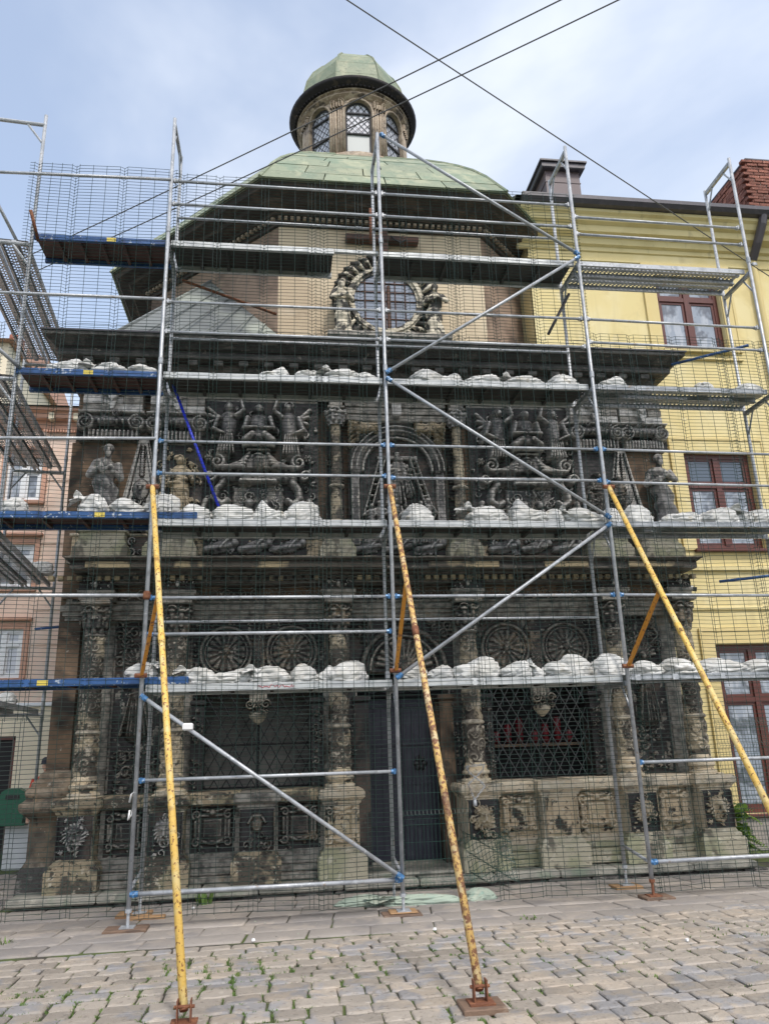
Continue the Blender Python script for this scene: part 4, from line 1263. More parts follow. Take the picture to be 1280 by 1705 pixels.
# round-arched window openings between eight piers
def arch_pts(w, z0, z1, n=10):
    zc = z1 - w / 2
    return [(-w / 2, z0), (w / 2, z0)] + [(w / 2 * math.cos(PI * k / n), zc + w / 2 * math.sin(PI * k / n)) for k in range(n + 1)]
def on_lantern(u, z, a, r):               # u metres along the tangent at angle a
    return oc8(r, z, a + u / r)
def strip_on_lantern(poly, a, r0, r1):
    mb = MB(); n = len(poly)
    mb.v = [tuple(on_lantern(u, z, a, r1)) for u, z in poly] + [tuple(on_lantern(u, z, a, r0)) for u, z in poly]
    mb.f = [tuple(range(n)), tuple(range(2 * n - 1, n - 1, -1))] + [(i, n + i, n + (i + 1) % n, (i + 1) % n) for i in range(n)]
    return mb
WZ0, WZ1, WW = 14.98, 16.46, .64
for k in range(8):
    a = -PI / 2 + k * PI / 4
    # wall around the opening in two halves
    half = PI / 8 * LR
    w = WW / 2
    n = 10; zc = WZ1 - w
    for s in (-1, 1):
        pl = [(s * w, WZ0)] + [(s * w * math.cos(PI / 2 * i / n), zc + w * math.sin(PI / 2 * i / n)) for i in range(n + 1)] + [(0, 16.62), (s * half, 16.62), (s * half, 14.9), (0, 14.9), (0, WZ0)]
        # split to keep the polygon convex enough: pier and spandrel
        part('lantern_pier', strip_on_lantern([(s * w, 14.9), (s * half, 14.9), (s * half, zc), (s * w, zc)] if s > 0 else [(s * half, 14.9), (s * w, 14.9), (s * w, zc), (s * half, zc)], a, LR - .1, LR + .02), 'lantern', lantern)
        sp = MB()
        for i in range(n):
            c0 = (s * w * math.cos(PI / 2 * i / n), zc + w * math.sin(PI / 2 * i / n)); c1 = (s * w * math.cos(PI / 2 * (i + 1) / n), zc + w * math.sin(PI / 2 * (i + 1) / n))
            e0 = (s * half, zc + (16.62 - zc) * i / n) if i < n // 2 else (s * half * (2 - 2 * i / n), 16.62)
            j = i + 1
            e0 = (s * half, zc + (16.62 - zc) * min(1, i / (n / 2))) if i <= n / 2 else (s * half * (1 - (i - n / 2) / (n / 2)), 16.62)
            e1 = (s * half, zc + (16.62 - zc) * min(1, j / (n / 2))) if j <= n / 2 else (s * half * (1 - (j - n / 2) / (n / 2)), 16.62)
            q = [c0, e0, e1, c1] if s > 0 else [c1, e1, e0, c0]
            b = strip_on_lantern(q, a, LR - .1, LR + .02); sp.add(b.v, b.f)
        part('lantern_spandrel', sp, 'lantern', lantern)
        # fluted half pilaster
        for q in range(3):
            u = s * (half - .03 - .055 * q)
            part('pilaster_flute', MB().path([on_lantern(u, z_, a, LR + .035) for z_ in (14.95, 15.6, 16.28)], .022, 6), 'lantern', lantern, True)
    mb = MB()
    mb.path([on_lantern(-w - .035, WZ0, a, LR + .035)] + [on_lantern((w + .035) * math.cos(PI - PI * i / 12), zc + (w + .035) * math.sin(PI * i / 12), a, LR + .035) for i in range(13)] + [on_lantern(w + .035, WZ0, a, LR + .035)], .032, 6)
    part('window_architrave', mb, 'lantern', lantern, True)
    # window: frame, panes, leaded diamonds
    fr = MB()
    fr.path([on_lantern(-w + .02, WZ0, a, LR - .06)] + [on_lantern((w - .02) * math.cos(PI - PI * i / 12), zc + (w - .02) * math.sin(PI * i / 12), a, LR - .06) for i in range(13)] + [on_lantern(w - .02, WZ0, a, LR - .06)], .025, 6)
    for z_ in (WZ0, 15.55, zc + .02): fr.tube(on_lantern(-w, z_, a, LR - .05), on_lantern(w, z_, a, LR - .05), .03, 6)
    win = part('lantern_window', fr, 'lead', chapel)
    front = (k == 0)
    part('pane', strip_on_lantern([(-w + .02, WZ0), (w - .02, WZ0), (w - .02, 15.55), (-w + .02, 15.55)], a, LR - .085, LR - .075), 'glassgrey' if front else 'glasspale', win)
    part('pane', strip_on_lantern([(-w + .02, 15.56), (w - .02, 15.56), (w - .02, zc), (-w + .02, zc)], a, LR - .085, LR - .075), 'glasspale', win)
    part('pane', strip_on_lantern([((w - .02) * math.cos(PI * i / 12), zc + (w - .02) * math.sin(PI * i / 12)) for i in range(13)], a, LR - .085, LR - .075), 'glasspale', win)
    mb = MB()
    st = .155
    for s in (-1, 1):
        for q in range(-12, 13):
            c = q * st
            pts = []
            for i in range(61):
                z_ = (15.55 if front else WZ0) + (WZ1 - (15.55 if front else WZ0)) * i / 60
                u = c + s * (z_ - WZ0) * .85
                lim = w - .02 if z_ < zc else math.sqrt(max(0, (w - .02) ** 2 - (z_ - zc) ** 2))
                if abs(u) <= lim: pts.append((u, z_))
            if len(pts) > 2: mb.tube(on_lantern(*pts[0], a, LR - .068), on_lantern(*pts[-1], a, LR - .068), .007, 4)
    part('lead_came', mb, 'lead', win)
    # capital over the pier
    hf = HF(.40, .26, .012)
    for u in (-1, 1): hf.spiral(u * .11, .18, .06, 1.3, .018, .07, 0, u)
    for q in range(5): hf.cap(-.14 + .07 * q, 0, -.14 + .07 * q, .13, .026, .034, .06)
    hf.foliage(-.15, .15, .05, .24, 8, k, .05, .05)
    me = hf.mesh('lantern_capital', 0, 0, 0, thr=.004)
    me.materials.append(M['lantern'])
    aa = a + PI / 8
    inst('lantern_capital', me, lantern, Matrix.Translation(oc8(LR + .03, 16.26, aa)) @ Matrix.Rotation(aa + PI / 2, 4, 'Z'))
hfr = HF(2 * PI * (LR + .1), .085, .012).rinceau(-PI * (LR + .1), PI * (LR + .1), 0, .085, 70, .035)
part('lantern_frieze', hfr.mesh('lantern_frieze', LC[0], LC[1], 16.620, wrap=LR + .08), 'lantern', lantern)
part('lantern_entablature', MB().lathe(LC[0], LC[1], [(LR - .05, 16.477), (LR + .06, 16.502), (LR + .06, 16.527), (LR + .10, 16.539), (LR + .11, 16.576), (LR + .14, 16.589), (LR + .14, 16.607), (LR + .075, 16.620), (LR + .075, 16.700), (LR + .13, 16.707), (LR + .15, 16.725), (LR + .11, 16.731)], 56), 'lantern', lantern, True)
mb = MB()
for k in range(90):
    a = 2 * PI * k / 90
    p = oc8(LR + .16, 16.738, a); t_ = Vector((-math.sin(a), math.cos(a), 0)) * .03; n_ = Vector((math.cos(a), math.sin(a), 0)) * .05
    mb.add([p - t_ - n_, p + t_ - n_, p + t_ + n_, p - t_ + n_] + [v + Vector((0, 0, .05)) for v in (p - t_ - n_, p + t_ - n_, p + t_ + n_, p - t_ + n_)], [(3, 2, 1, 0), (4, 5, 6, 7), (0, 1, 5, 4), (1, 2, 6, 5), (2, 3, 7, 6), (3, 0, 4, 7)])
part('lantern_dentil', mb, 'rim', lantern)
part('lantern_rim', MB().lathe(LC[0], LC[1], [(LR + .08, 16.725), (LR + .13, 16.769), (LR + .22, 16.781), (LR + .24, 16.812), (LR + .31, 16.831), (LR + .33, 16.862), (LR + .35, 16.911), (LR + .33, 16.924), (LR - .1, 16.998), (.3, 17.035)], 56), 'rim', lantern, True)
capd = [(1.32, 16.95), (1.29, 17.35), (1.20, 17.78), (1.04, 18.15), (.80, 18.48), (.52, 18.70), (.36, 18.78)]
def cap_oct(r_, z_, k):
    R = r_ / math.cos(PI / 8); a = -PI / 2 - PI / 8 + k * PI / 4
    return Vector((LC[0] + R * math.cos(a), LC[1] + R * math.sin(a), z_))
mb = MB()
for r_, z_ in capd: mb.v += [tuple(cap_oct(r_ - .02, z_, k)) for k in range(8)]
for q in range(len(capd) - 1):
    for k in range(8): mb.f.append((8 * q + k, 8 * q + (k + 1) % 8, 8 * q + 8 + (k + 1) % 8, 8 * q + 8 + k))
mb.f.append(tuple(range(8 * (len(capd) - 1), 8 * len(capd))))
capo = part('lantern_cap', mb, 'copperdark', chapel)
for k in range(8):
    for q in range(len(capd) - 1):
        c = [cap_oct(*capd[q], k), cap_oct(*capd[q], k + 1), cap_oct(*capd[q + 1], k + 1), cap_oct(*capd[q + 1], k)]
        m_ = sum(c, Vector()) / 4
        nrm = (c[1] - c[0]).cross(c[3] - c[0]).normalized()
        c = [p + (m_ - p).normalized() * .008 for p in c]
        part('copper_sheet', MB().add([p - nrm * .02 for p in c] + [p + nrm * .01 for p in c], [(4, 5, 6, 7), (0, 1, 5, 4), (1, 2, 6, 5), (2, 3, 7, 6), (3, 0, 4, 7)]), 'copper', capo)
mb = MB()
for k in range(8): mb.path([cap_oct(r_ + .01, z_ + .01, k) for r_, z_ in capd], .025, 5)
part('hip_roll', mb, 'copper', capo)

# oculus in the drum with radiating leaves and two prophets
ox, oz, oy = .43, 8.86, 2.70
mb = MB()
def ring_y(mb, cx, cz, y, R0, R1, yd, n=40):
    vv = []
    for k in range(n):
        a = 2 * PI * k / n
        c, s = math.cos(a), math.sin(a)
        vv += [(cx + R0 * c, y, cz + R0 * s), (cx + R1 * c, y, cz + R1 * s), (cx + R1 * c, y - yd, cz + R1 * s), (cx + R0 * c, y - yd, cz + R0 * s)]
    fs = []
    for k in range(n):
        j = (k + 1) % n
        for q in range(4):
            fs.append((4 * k + q, 4 * k + (q + 1) % 4, 4 * j + (q + 1) % 4, 4 * j + q))
    return mb.add(vv, [f[::-1] for f in fs])
for R0, R1, d in ((.56, .61, .05), (.61, .66, .09), (.66, .70, .06)): ring_y(mb, ox, oz, oy, R0, R1, d)
oc = part('oculus_frame', mb, 'oculus', chapel)
part('oculus_ground', ring_y(MB(), ox, oz, oy, .70, .95, .02), 'slate', oc)  # dark backing ring, painted-in shade for the gaps between leaves
for k in range(34):
    a = 2 * PI * (k + .5) / 34
    mb = MB()
    p0 = Vector((ox + .70 * math.cos(a), oy - .05, oz + .70 * math.sin(a))); a2 = a + .14
    p1 = Vector((ox + .84 * math.cos(a + .05), oy - .11, oz + .84 * math.sin(a + .05))); p2 = Vector((ox + .95 * math.cos(a2), oy - .05, oz + .95 * math.sin(a2)))
    mb.path([p0, p1, p2], [.028, .047, .032], 7)
    part('oculus_leaf', mb, 'oculus', oc, True)
mb = MB()
n = 40
mb.add([(ox + .57 * math.cos(2 * PI * k / n), oy - .012, oz + .57 * math.sin(2 * PI * k / n)) for k in range(n)], [tuple(range(n - 1, -1, -1))])
mb.f = [f[::-1] for f in mb.f]
part('pane', mb, 'skyglass', oc)
mb = MB()
for q in (-.36, -.18, 0, .18, .36):
    L = math.sqrt(.57 ** 2 - q * q)
    mb.tube((ox + q, oy - .022, oz - L), (ox + q, oy - .022, oz + L), .011, 5); mb.tube((ox - L, oy - .022, oz + q), (ox + L, oy - .022, oz + q), .011, 5)
mb.tube((ox + .06, oy - .03, oz - .55), (ox + .06, oy - .03, oz + .3), .035, 6)
part('glazing_bar', mb, 'beam', oc)
st_c = statue_mesh(1.05, 21); st_d = statue_mesh(1.05, 33)
for me in (st_c, st_d): me.materials.append(M['oculus'])
inst('prophet_statue', st_c, chapel, T(ox - .80, oy - .20, oz - .78, .25))
inst('prophet_statue', st_d, chapel, T(ox + .86, oy - .20, oz - .78, -.25))
part('statue_corbel', MB().bbox(ox - 1.05, ox + 1.1, oy - .38, oy, oz - .92, oz - .795, .03), 'soot', chapel)
# timber cross on the drum wall
cr = part('timber_cross', MB().bbox(-.27, 1.06, oy - .17, oy - .02, 10.02, 10.14, .01), 'beam', chapel)
part('upright', MB().bbox(.36, .50, oy - .15, oy - .01, 9.72, 10.36, .01), 'beam', cr)
part('iron_hook', MB().path([(.55, oy - .2, 10.1), (.62, oy - .22, 10.0), (.72, oy - .22, 9.96), (.82, oy - .2, 10.04)], .015, 6), 'iron', cr)
# ------------------------------------------------------------------ houses
def holed_wall(x0, x1, z0, z1, y, holes, reveal=.22):
    """front sheet at y with rectangular openings [(x0,x1,z0,z1)] and their reveals"""
    mb = MB()
    xs = sorted({x0, x1, *[h[0] for h in holes], *[h[1] for h in holes]})
    zs = sorted({z0, z1, *[h[2] for h in holes], *[h[3] for h in holes]})
    for i in range(len(xs) - 1):
        for j in range(len(zs) - 1):
            cx, cz = (xs[i] + xs[i + 1]) / 2, (zs[j] + zs[j + 1]) / 2
            if any(h[0] < cx < h[1] and h[2] < cz < h[3] for h in holes): continue
            mb.add([(xs[i], y, zs[j]), (xs[i + 1], y, zs[j]), (xs[i + 1], y, zs[j + 1]), (xs[i], y, zs[j + 1])], [(0, 1, 2, 3)])
    for a, b, c, d in holes:
        e = y + reveal
        mb.add([(a, y, c), (b, y, c), (b, y, d), (a, y, d), (a, e, c), (b, e, c), (b, e, d), (a, e, d)], [(0, 4, 5, 1), (1, 5, 6, 2), (2, 6, 7, 3), (3, 7, 4, 0)])
    return mb

def window(house, x0, x1, z0, z1, y, frame, pane, transom=.68, mull=True, fw=.07, lower_mat=None):
    """casement window: frame and bars in one part, every pane its own sub-part"""
    mb = MB()
    mb.box(x0, x0 + fw, y - .06, y + .04, z0, z1); mb.box(x1 - fw, x1, y - .06, y + .04, z0, z1)
    mb.box(x0 + fw, x1 - fw, y - .06, y + .04, z1 - fw, z1); mb.box(x0 + fw, x1 - fw, y - .06, y + .04, z0, z0 + fw)
    zt = z0 + (z1 - z0) * transom if transom else None
    xm = (x0 + x1) / 2
    cols = [(x0 + fw, xm - fw * .6), (xm + fw * .6, x1 - fw)] if mull else [(x0 + fw, x1 - fw)]
    rows = [(z0 + fw, zt - fw * .5), (zt + fw * .5, z1 - fw)] if transom else [(z0 + fw, z1 - fw)]
    if mull: mb.box(xm - fw * .6, xm + fw * .6, y - .075, y + .03, z0 + fw, z1 - fw)
    if transom:
        for c in cols: mb.box(c[0], c[1], y - .07, y + .03, zt - fw * .5, zt + fw * .5)
    w = part('window', mb, frame, house)
    for c in cols:
        for k, rr_ in enumerate(rows):
            sb = MB(); s = fw * .6
            sb.box(c[0], c[0] + s, y - .045, y, rr_[0], rr_[1]); sb.box(c[1] - s, c[1], y - .045, y, rr_[0], rr_[1])
            sb.box(c[0] + s, c[1] - s, y - .045, y, rr_[0], rr_[0] + s); sb.box(c[0] + s, c[1] - s, y - .045, y, rr_[1] - s, rr_[1])
            part('sash', sb, frame, w)
            part('pane', MB().box(c[0] + s, c[1] - s, y - .03, y - .02, rr_[0] + s, rr_[1] - s), (lower_mat if (lower_mat and k == 0) else pane), w)
    part('window_back', MB().box(x0, x1, y + .10, y + .12, z0, z1), 'interior', w)
    return w

YH = 3.1
yh = thing('yellow_house', (9, YH, G), 'yellow stucco house with brown window frames right of the chapel', 'house')
cols = (5.87, 9.6)
wins = []
for x in cols:
    wins += [(x - .03, x + 1.28, 8.33, 9.95), (x + .02, x + 1.34, 4.42, 6.25), (x + .07, x + 1.45, .05, 2.75)]
part('wall', holed_wall(3.3, 16, G, 11.0, YH, wins), 'yelwall', yh)
part('side_wall', MB().box(3.3, 3.32, YH, 12, 3.5, 11.0), 'yelwall', yh)
part('rear_wall', MB().box(3.32, 16, 11.9, 12, G, 11.0), 'yelwall', yh)
for (a, b, c, d) in wins:
    lvl = 0 if c > 8 else (1 if c > 4 else 2)
    window(yh, a, b, c, d, YH + .16, 'brownframe', 'curtain' if lvl != 1 else 'glass', .66 if lvl != 0 else .72, True, .085, 'curtain' if lvl == 1 else None)
    part('window_sill', MB().bbox(a - .06, b + .06, YH - .10, YH + .1, c - .06, c - .003, .01), 'brownframe' if lvl else 'yelcorn', yh)
    s = .24
    mb = MB().box(a - s, a - .012, YH - .035, YH + .01, c - .02, d + s).box(b + .012, b + s, YH - .035, YH + .01, c - .02, d + s).box(a - .012, b + .012, YH - .035, YH + .01, d + .012, d + s)
    part('window_surround', mb, 'yelwall' if lvl == 1 else 'yelwarm', yh)
    mb = MB().box(a - s - .03, a - s + .02, YH - .05, YH + .01, c - .02, d + s + .03).box(b + s - .02, b + s + .03, YH - .05, YH + .01, c - .02, d + s + .03).box(a - s + .02, b + s - .02, YH - .05, YH + .01, d + s - .02, d + s + .03)
    part('surround_fillet', mb, 'yelwarm', yh)
    if lvl == 0: part('apron_moulding', MB().bbox(a - .2, b + .25, YH - .05, YH + .01, c - .2, c - .15, .01), 'yelwarm', yh)
for z0, z1, o in ((4.02, 4.10, .06), (3.33, 3.39, .035)):
    part('string_course', MB().bbox(4.76, 16, YH - o, YH + .01, z0, z1, .012), 'yelcorn', yh)
part('plinth', MB().bbox(4.8, 16, YH - .05, YH + .01, G, .0, .015), 'slab', yh)
part('cornice', MB().extr_x([(YH + .02, 10.42), (YH - .03, 10.44), (YH - .04, 10.52), (YH - .10, 10.55), (YH - .12, 10.66), (YH - .26, 10.72), (YH - .28, 10.84), (YH - .36, 10.88), (YH - .40, 10.98), (YH - .46, 11.02), (YH - .46, 11.08), (YH + .02, 11.1)], 3.1, 16), 'yelcorn', yh)
part('frieze_line', MB().bbox(3.3, 16, YH - .02, YH + .01, 10.22, 10.26, .005), 'yelcorn', yh)
part('gutter', MB().extr_x([(YH - .44, 11.085), (YH - .56, 11.10), (YH - .62, 11.17), (YH - .62, 11.25), (YH - .56, 11.27), (YH - .40, 11.2)], 3.1, 16), 'roofdark', yh)
part('roof', MB().add([(3.0, YH - .55, 11.22), (16, YH - .55, 11.22), (16, 7.5, 14.0), (3.0, 7.5, 14.0), (3.0, 12.3, 11.2), (16, 12.3, 11.2)], [(0, 1, 2, 3), (3, 2, 5, 4), (0, 3, 4), (1, 5, 2)]), 'roofdark', yh)
mb = MB().path([(8.05, YH - .50, 11.12), (8.03, YH - .46, 10.95), (7.97, YH - .30, 10.62), (7.93, YH - .12, 10.35)], .085, 10)
dp = part('downpipe_hopper', mb, 'downpipe', yh)
part('downpipe', MB().path([(7.93, YH - .12, 10.35), (7.93, YH - .10, 10.2), (7.94, YH - .10, 5), (7.95, YH - .10, G)], .065, 10), 'yelwarm', yh, True)
for z_ in (10.2, 8.2, 5.6, 3.1, .8): part('pipe_collar', MB().lathe(7.935, YH - .10, [(.066, z_), (.078, z_ + .01), (.078, z_ + .07), (.066, z_ + .08)], 12), 'galv', yh)
# metal-clad chimney
ch = part('clad_chimney', MB().box(4.30, 5.08, 4.2, 5.3, 11.9, 13.28), 'chimclad', yh)
for z_ in (12.6, 12.98): part('cladding_seam', MB().box(4.285, 5.095, 4.19, 5.31, z_, z_ + .018), 'chimclad', ch)
part('chimney_cap', MB().bbox(4.20, 5.18, 4.08, 5.42, 13.28, 13.42, .02).box(4.16, 5.22, 4.04, 5.46, 13.42, 13.46), 'roofdark', ch)
# brick chimney, every brick of the visible courses its own piece
bx0, bx1, by0, by1 = 9.40, 11.0, 4.5, 6.3
bc = part('brick_chimney', MB().box(bx0 + .012, bx1 - .012, by0 + .012, by1 - .012, 11.9, 14.2), 'mortar', yh)
bm = {}
def brick_mesh(l, w):
    if (l, w) not in bm:
        me = MB().bbox(-l / 2, l / 2, -w / 2, w / 2, 0, .072, .006).mesh('brick'); me.materials.append(M['brick']); bm[(l, w)] = me
    return bm[(l, w)]
r = random.Random(2)
z = 12.55; row = 0
while z < 14.2:
    o = .135 if row % 2 else 0.0
    jut = .02 if row > 17 else 0
    x = bx0 + .13 - o
    while x < bx1:
        inst('brick', brick_mesh(.25, .12), bc, T(x, by0 + .05 - jut + r.uniform(-.012, .012), z, r.uniform(-.02, .02))); x += .268
    y = by0 + .26 - (.134 if row % 2 == 0 else 0)
    while y < by1:
        inst('brick', brick_mesh(.25, .12), bc, T(bx0 + .05 - jut + r.uniform(-.012, .012), y, z, PI / 2 + r.uniform(-.02, .02))); y += .268
    z += .084; row += 1
part('chimney_flashing', MB().bbox(bx0 - .04, bx1, by0 - .04, by1, 14.2, 14.27, .02), 'roofdark', bc)

# pink house across the lane on the left
YP = 5.2
ph = thing('pink_house', (-9, YP, G), 'pink and cream rendered house with white windows left of the chapel', 'house')
pw = [(-6.52, -5.88, 5.86, 6.72), (-6.52, -5.88, 4.2, 5.02), (-6.55, -5.92, 2.60, 3.46), (-8.6, -7.9, 5.86, 6.72), (-8.6, -7.9, 2.6, 3.46), (-6.55, -5.86, -.2, 1.62)]
part('wall', holed_wall(-14, -4.46, 2.12, 7.4, YP, [w for w in pw if w[2] > 2]), 'pink', ph)
part('ground_floor_wall', holed_wall(-14, -4.46, .35, 2.12, YP - .02, [(pw[5][0], pw[5][1], .35, 1.62)]), 'cream', ph)
part('plinth', MB().bbox(-14, pw[5][0], YP - .09, YP + .1, G, .35, .02).bbox(pw[5][1], -4.46, YP - .09, YP + .1, G, .35, .02), 'whiteplinth', ph)
part('string_course', MB().bbox(-14, -4.46, YP - .08, YP, 2.10, 2.17, .015), 'whiteframe', ph)
for (a, b, c, d) in pw[:5]:
    window(ph, a, b, c, d, YP + .1, 'whiteframe', 'glasspale' if c < 3 else 'curtain', .68, True, .06)
    part('window_sill', MB().bbox(a - .08, b + .1, YP - .09, YP + .02, c - .07, c - .003, .012), 'pinkdeep', ph)
    part('hood_mould', MB().bbox(a - .1, b + .14, YP - .12, YP + .02, d + .14, d + .2, .015), 'pinkdeep', ph)
    part('window_surround', MB().box(a - .1, a - .005, YP - .03, YP + .01, c, d + .1).box(b + .005, b + .1, YP - .03, YP + .01, c, d + .1).box(a - .005, b + .005, YP - .03, YP + .01, d + .005, d + .1), 'pinkdeep', ph)
mb = MB(); a, b, c, d = pw[5]
mb.box(a, a + .05, YP - .01, YP + .05, c, d).box(b - .05, b, YP - .01, YP + .05, c, d).box(a, b, YP - .01, YP + .05, d - .06, d)
dr = part('shopfront_frame', mb, 'brownframe', ph)
part('pane', MB().box(a + .05, b - .05, YP + .03, YP + .04, c, d - .06), 'interior', dr)
for k in range(7):
    z_ = 2.5 + .62 * k
    part('rustication_band', MB().bbox(-5.3, -4.46, YP - .025, YP + .01, z_, z_ + .5, .012), 'cream' if k > 3 else 'pink', ph)
    part('rustication_band', MB().bbox(-5.78, -5.32, YP - .018, YP + .01, z_ + .04, z_ + .40, .012), 'pink', ph)
part('cornice', MB().extr_x([(YP + .02, 7.28), (YP - .06, 7.3), (YP - .08, 7.42), (YP - .2, 7.46), (YP - .22, 7.56), (YP - .3, 7.6), (YP - .3, 7.66), (YP + .02, 7.7)], -14, -4.46), 'pinkdeep', ph)
mb = MB()
for k in range(28): mb.box(-5.9 + .05 * k, -5.87 + .05 * k, YP - .12, YP - .06, 7.22, 7.29)
part('cornice_dentil', mb, 'pinkdeep', ph)
for x in (-5.75, -5.3, -4.9): part('eave_bracket', MB().bbox(x - .05, x + .05, YP - .24, YP, 7.42, 7.58, .015), 'cream', ph)
part('roof', MB().add([(-14, YP - .36, 7.66), (-4.4, YP - .36, 7.66), (-4.4, 9, 8.9), (-14, 9, 8.9), (-14, 13, 7.6), (-4.4, 13, 7.6)], [(0, 1, 2, 3), (3, 2, 5, 4)]), 'roofdark', ph)
part('side_wall', MB().box(-14, -13.95, YP, 13, G, 7.66), 'pink', ph)
fh = thing('distant_house', (-13, 18, G), 'cream house with a tiled roof far off behind the left scaffolding', 'house')
part('wall', MB().box(-18, -10.05, 14, 22, G, 13.9), 'cream', fh)
part('roof', MB().extr_x([(13.7, 13.9), (22.3, 13.9), (18, 15.2)], -18.3, -9.85), 'pinkdeep', fh)
part('chimney', MB().bbox(-10.6, -10.25, 15.4, 15.9, 14.2, 15.0, .03), 'brick', fh)
# ------------------------------------------------------------------ scaffolding
FX = (-2.93, 0.0, 2.903, 5.602)
DY = .73
scf = thing('scaffolding', (1.3, .36, G), 'galvanised frame scaffolding four lifts high in front of the chapel facade', 'scaffolding')
def standard(x, y, z0, z1, parent, jackmat='galv', joints=(2, 4, 6, 8), r=.0245):
    mb = MB().tube((x, y, z0), (x, y, z1), r, 10)
    s = part('standard', mb, 'galv', parent, True)
    for k in joints:
        part('spigot_joint', MB().lathe(x, y, [(r, k + .10), (r + .007, k + .105), (r + .007, k + .19), (r, k + .195)], 10), 'galv', s)
    mb = MB().tube((x, y, G + .05), (x, y, z0 + .05), .017, 8).lathe(x, y, [(.034, z0 - .035), (.034, z0 + .0)], 8).box(x - .075, x + .075, y - .075, y + .075, G + .045, G + .055)
    part('base_jack', mb, jackmat, s)
    return s
def rail(p0, p1, parent, mat='galv', r=.0195, name='guard_rail', coup=True, cmat='coupler'):
    g = part(name, MB().tube(p0, p1, r, 8), mat, parent, True)
    if coup:
        p0, p1 = Vector(p0), Vector(p1); d = (p1 - p0).normalized()
        for p, s in ((p0, 1), (p1, -1)):
            c = p + d * s * .045
            m = MB().tube(c - d * .04, c + d * .045, r + .008, 8); m.box(c.x - .010, c.x + .010, c.y - .03, c.y + .02, c.z - .03, c.z + .032)
            part('wedge_coupler', m, cmat, g)
    return g
for i, x in enumerate(FX):
    z0 = -.28
    standard(x, 0, z0, 10.02, scf, 'rust' if i == 2 else 'galv')
    standard(x, DY, z0 + .05, 10.0, scf)
    for k in range(1, 6):
        z = 2 * k - .06 if k < 5 else 9.93
        t = part('transom', MB().box(x - .022, x + .022, .024, DY - .024, z - .03, z + .03), 'galv', scf)
        for a, b in (((.02, z - .32), (.20, z - .03)), ((DY - .02, z - .32), (DY - .20, z - .03))):
            part('frame_gusset', MB().tube((x, a[0], a[1]), (x, b[0], b[1]), .014, 6), 'galv', t)
# decks
def frame_deck(x0, x1, z, parent, mat='alu', ply='ply', y0=.088, y1=.70, name='deck', hgt=.09):
    d = part(name, MB().bbox(x0, x1, y0, y0 + .04, z - hgt / 2, z + hgt / 2, .006), mat, parent)
    part('rear_edge', MB().bbox(x0, x1, y1 - .04, y1, z - hgt / 2, z + hgt / 2, .006), mat, d)
    part('deck_board', MB().box(x0 + .01, x1 - .01, y0 + .042, y1 - .042, z + hgt / 2 - .02, z + hgt / 2 - .008), ply, d)
    for k in range(1, 6):
        xx = x0 + (x1 - x0) * k / 6
        part('cross_member', MB().box(xx - .02, xx + .02, y0 + .042, y1 - .042, z - hgt / 2 + .01, z + hgt / 2 - .022), ply, d)
    return d
_pm = {}
def perforated_mesh(L, W=.30):
    """steel plank along X from 0..L, width W in y, punched top sheet and folded edges"""
    key = (round(L, 3), W)
    if key in _pm: return _pm[key]
    mb = MB()
    cx, cy = .066, .036
    m0 = .06
    nx = int((L - 2 * m0) / cx); cx = (L - 2 * m0) / nx
    rows = [(.02, .02 + 3 * cy), (W - .02 - 3 * cy, W - .02)]
    for (ya, yb) in rows:
        for j in range(3):
            for i in range(nx):
                x, y = m0 + i * cx, ya + j * cy
                s = .012 if j % 2 else 0
                a = [(x, y), (x + cx, y), (x + cx, y + cy), (x, y + cy)]
                h = [(x + .014 + s, y + .006), (x + cx - .020 + s, y + .006), (x + cx - .014 + s, y + cy - .006), (x + .020 + s, y + cy - .006)]
                mb.add([(p[0], p[1], 0) for p in a + h], [(0, 1, 5, 4), (1, 2, 6, 5), (2, 3, 7, 6), (3, 0, 4, 7)])
    for (ya, yb) in ((0, .02), (.02 + 3 * cy, W - .02 - 3 * cy), (W - .02, W)):
        mb.add([(0, ya, 0), (L, ya, 0), (L, yb, 0), (0, yb, 0)], [(0, 1, 2, 3)])
    for (xa, xb) in ((0, m0), (L - m0, L)):
        for (ya, yb) in rows: mb.add([(xa, ya, 0), (xb, ya, 0), (xb, yb, 0), (xa, yb, 0)], [(0, 1, 2, 3)])
    for y in (0, W): mb.box(0, L, y - .002, y + .002, -.07, 0)
    mb.box(0, L, .0, .03, -.072, -.068); mb.box(0, L, W - .03, W, -.072, -.068)
    mb.box(0, L, W / 2 - .03, W / 2 + .03, -.03, -.004)
    me = mb.mesh('deck_plank'); me.materials.append(M['galv']); _pm[key] = me
    return me
for k in range(1, 5):
    z = 2 * k
    for a, b in ((0, 1), (1, 2)):
        if (k, a) == (4, 0):                              # the top left deck stops short, its front bar runs on
            frame_deck(FX[a] + .03, -.66, z, scf)
            part('deck_bar', MB().bbox(-.65, FX[1] - .03, .09, .125, z - .02, z + .045, .006), 'alu', scf)
            continue
        frame_deck(FX[a] + .03, FX[b] - .03, z, scf)
    for q in range(2):
        L = FX[3] - FX[2] - .06
        inst('deck_plank', perforated_mesh(L), scf, T(FX[2] + .03, .09 + .315 * q, z + .045))
# red marker scrawl on the lowest deck edge
mb = MB(); r = random.Random(9); x = -1.62
pts = []
for k in range(26): pts.append((x + .017 * k + r.uniform(-.012, .012), .0845, 2.0 + r.uniform(-.02, .02)))
mb.path(pts, .0035, 4)
part('marker_scrawl', mb, 'redink', scf)
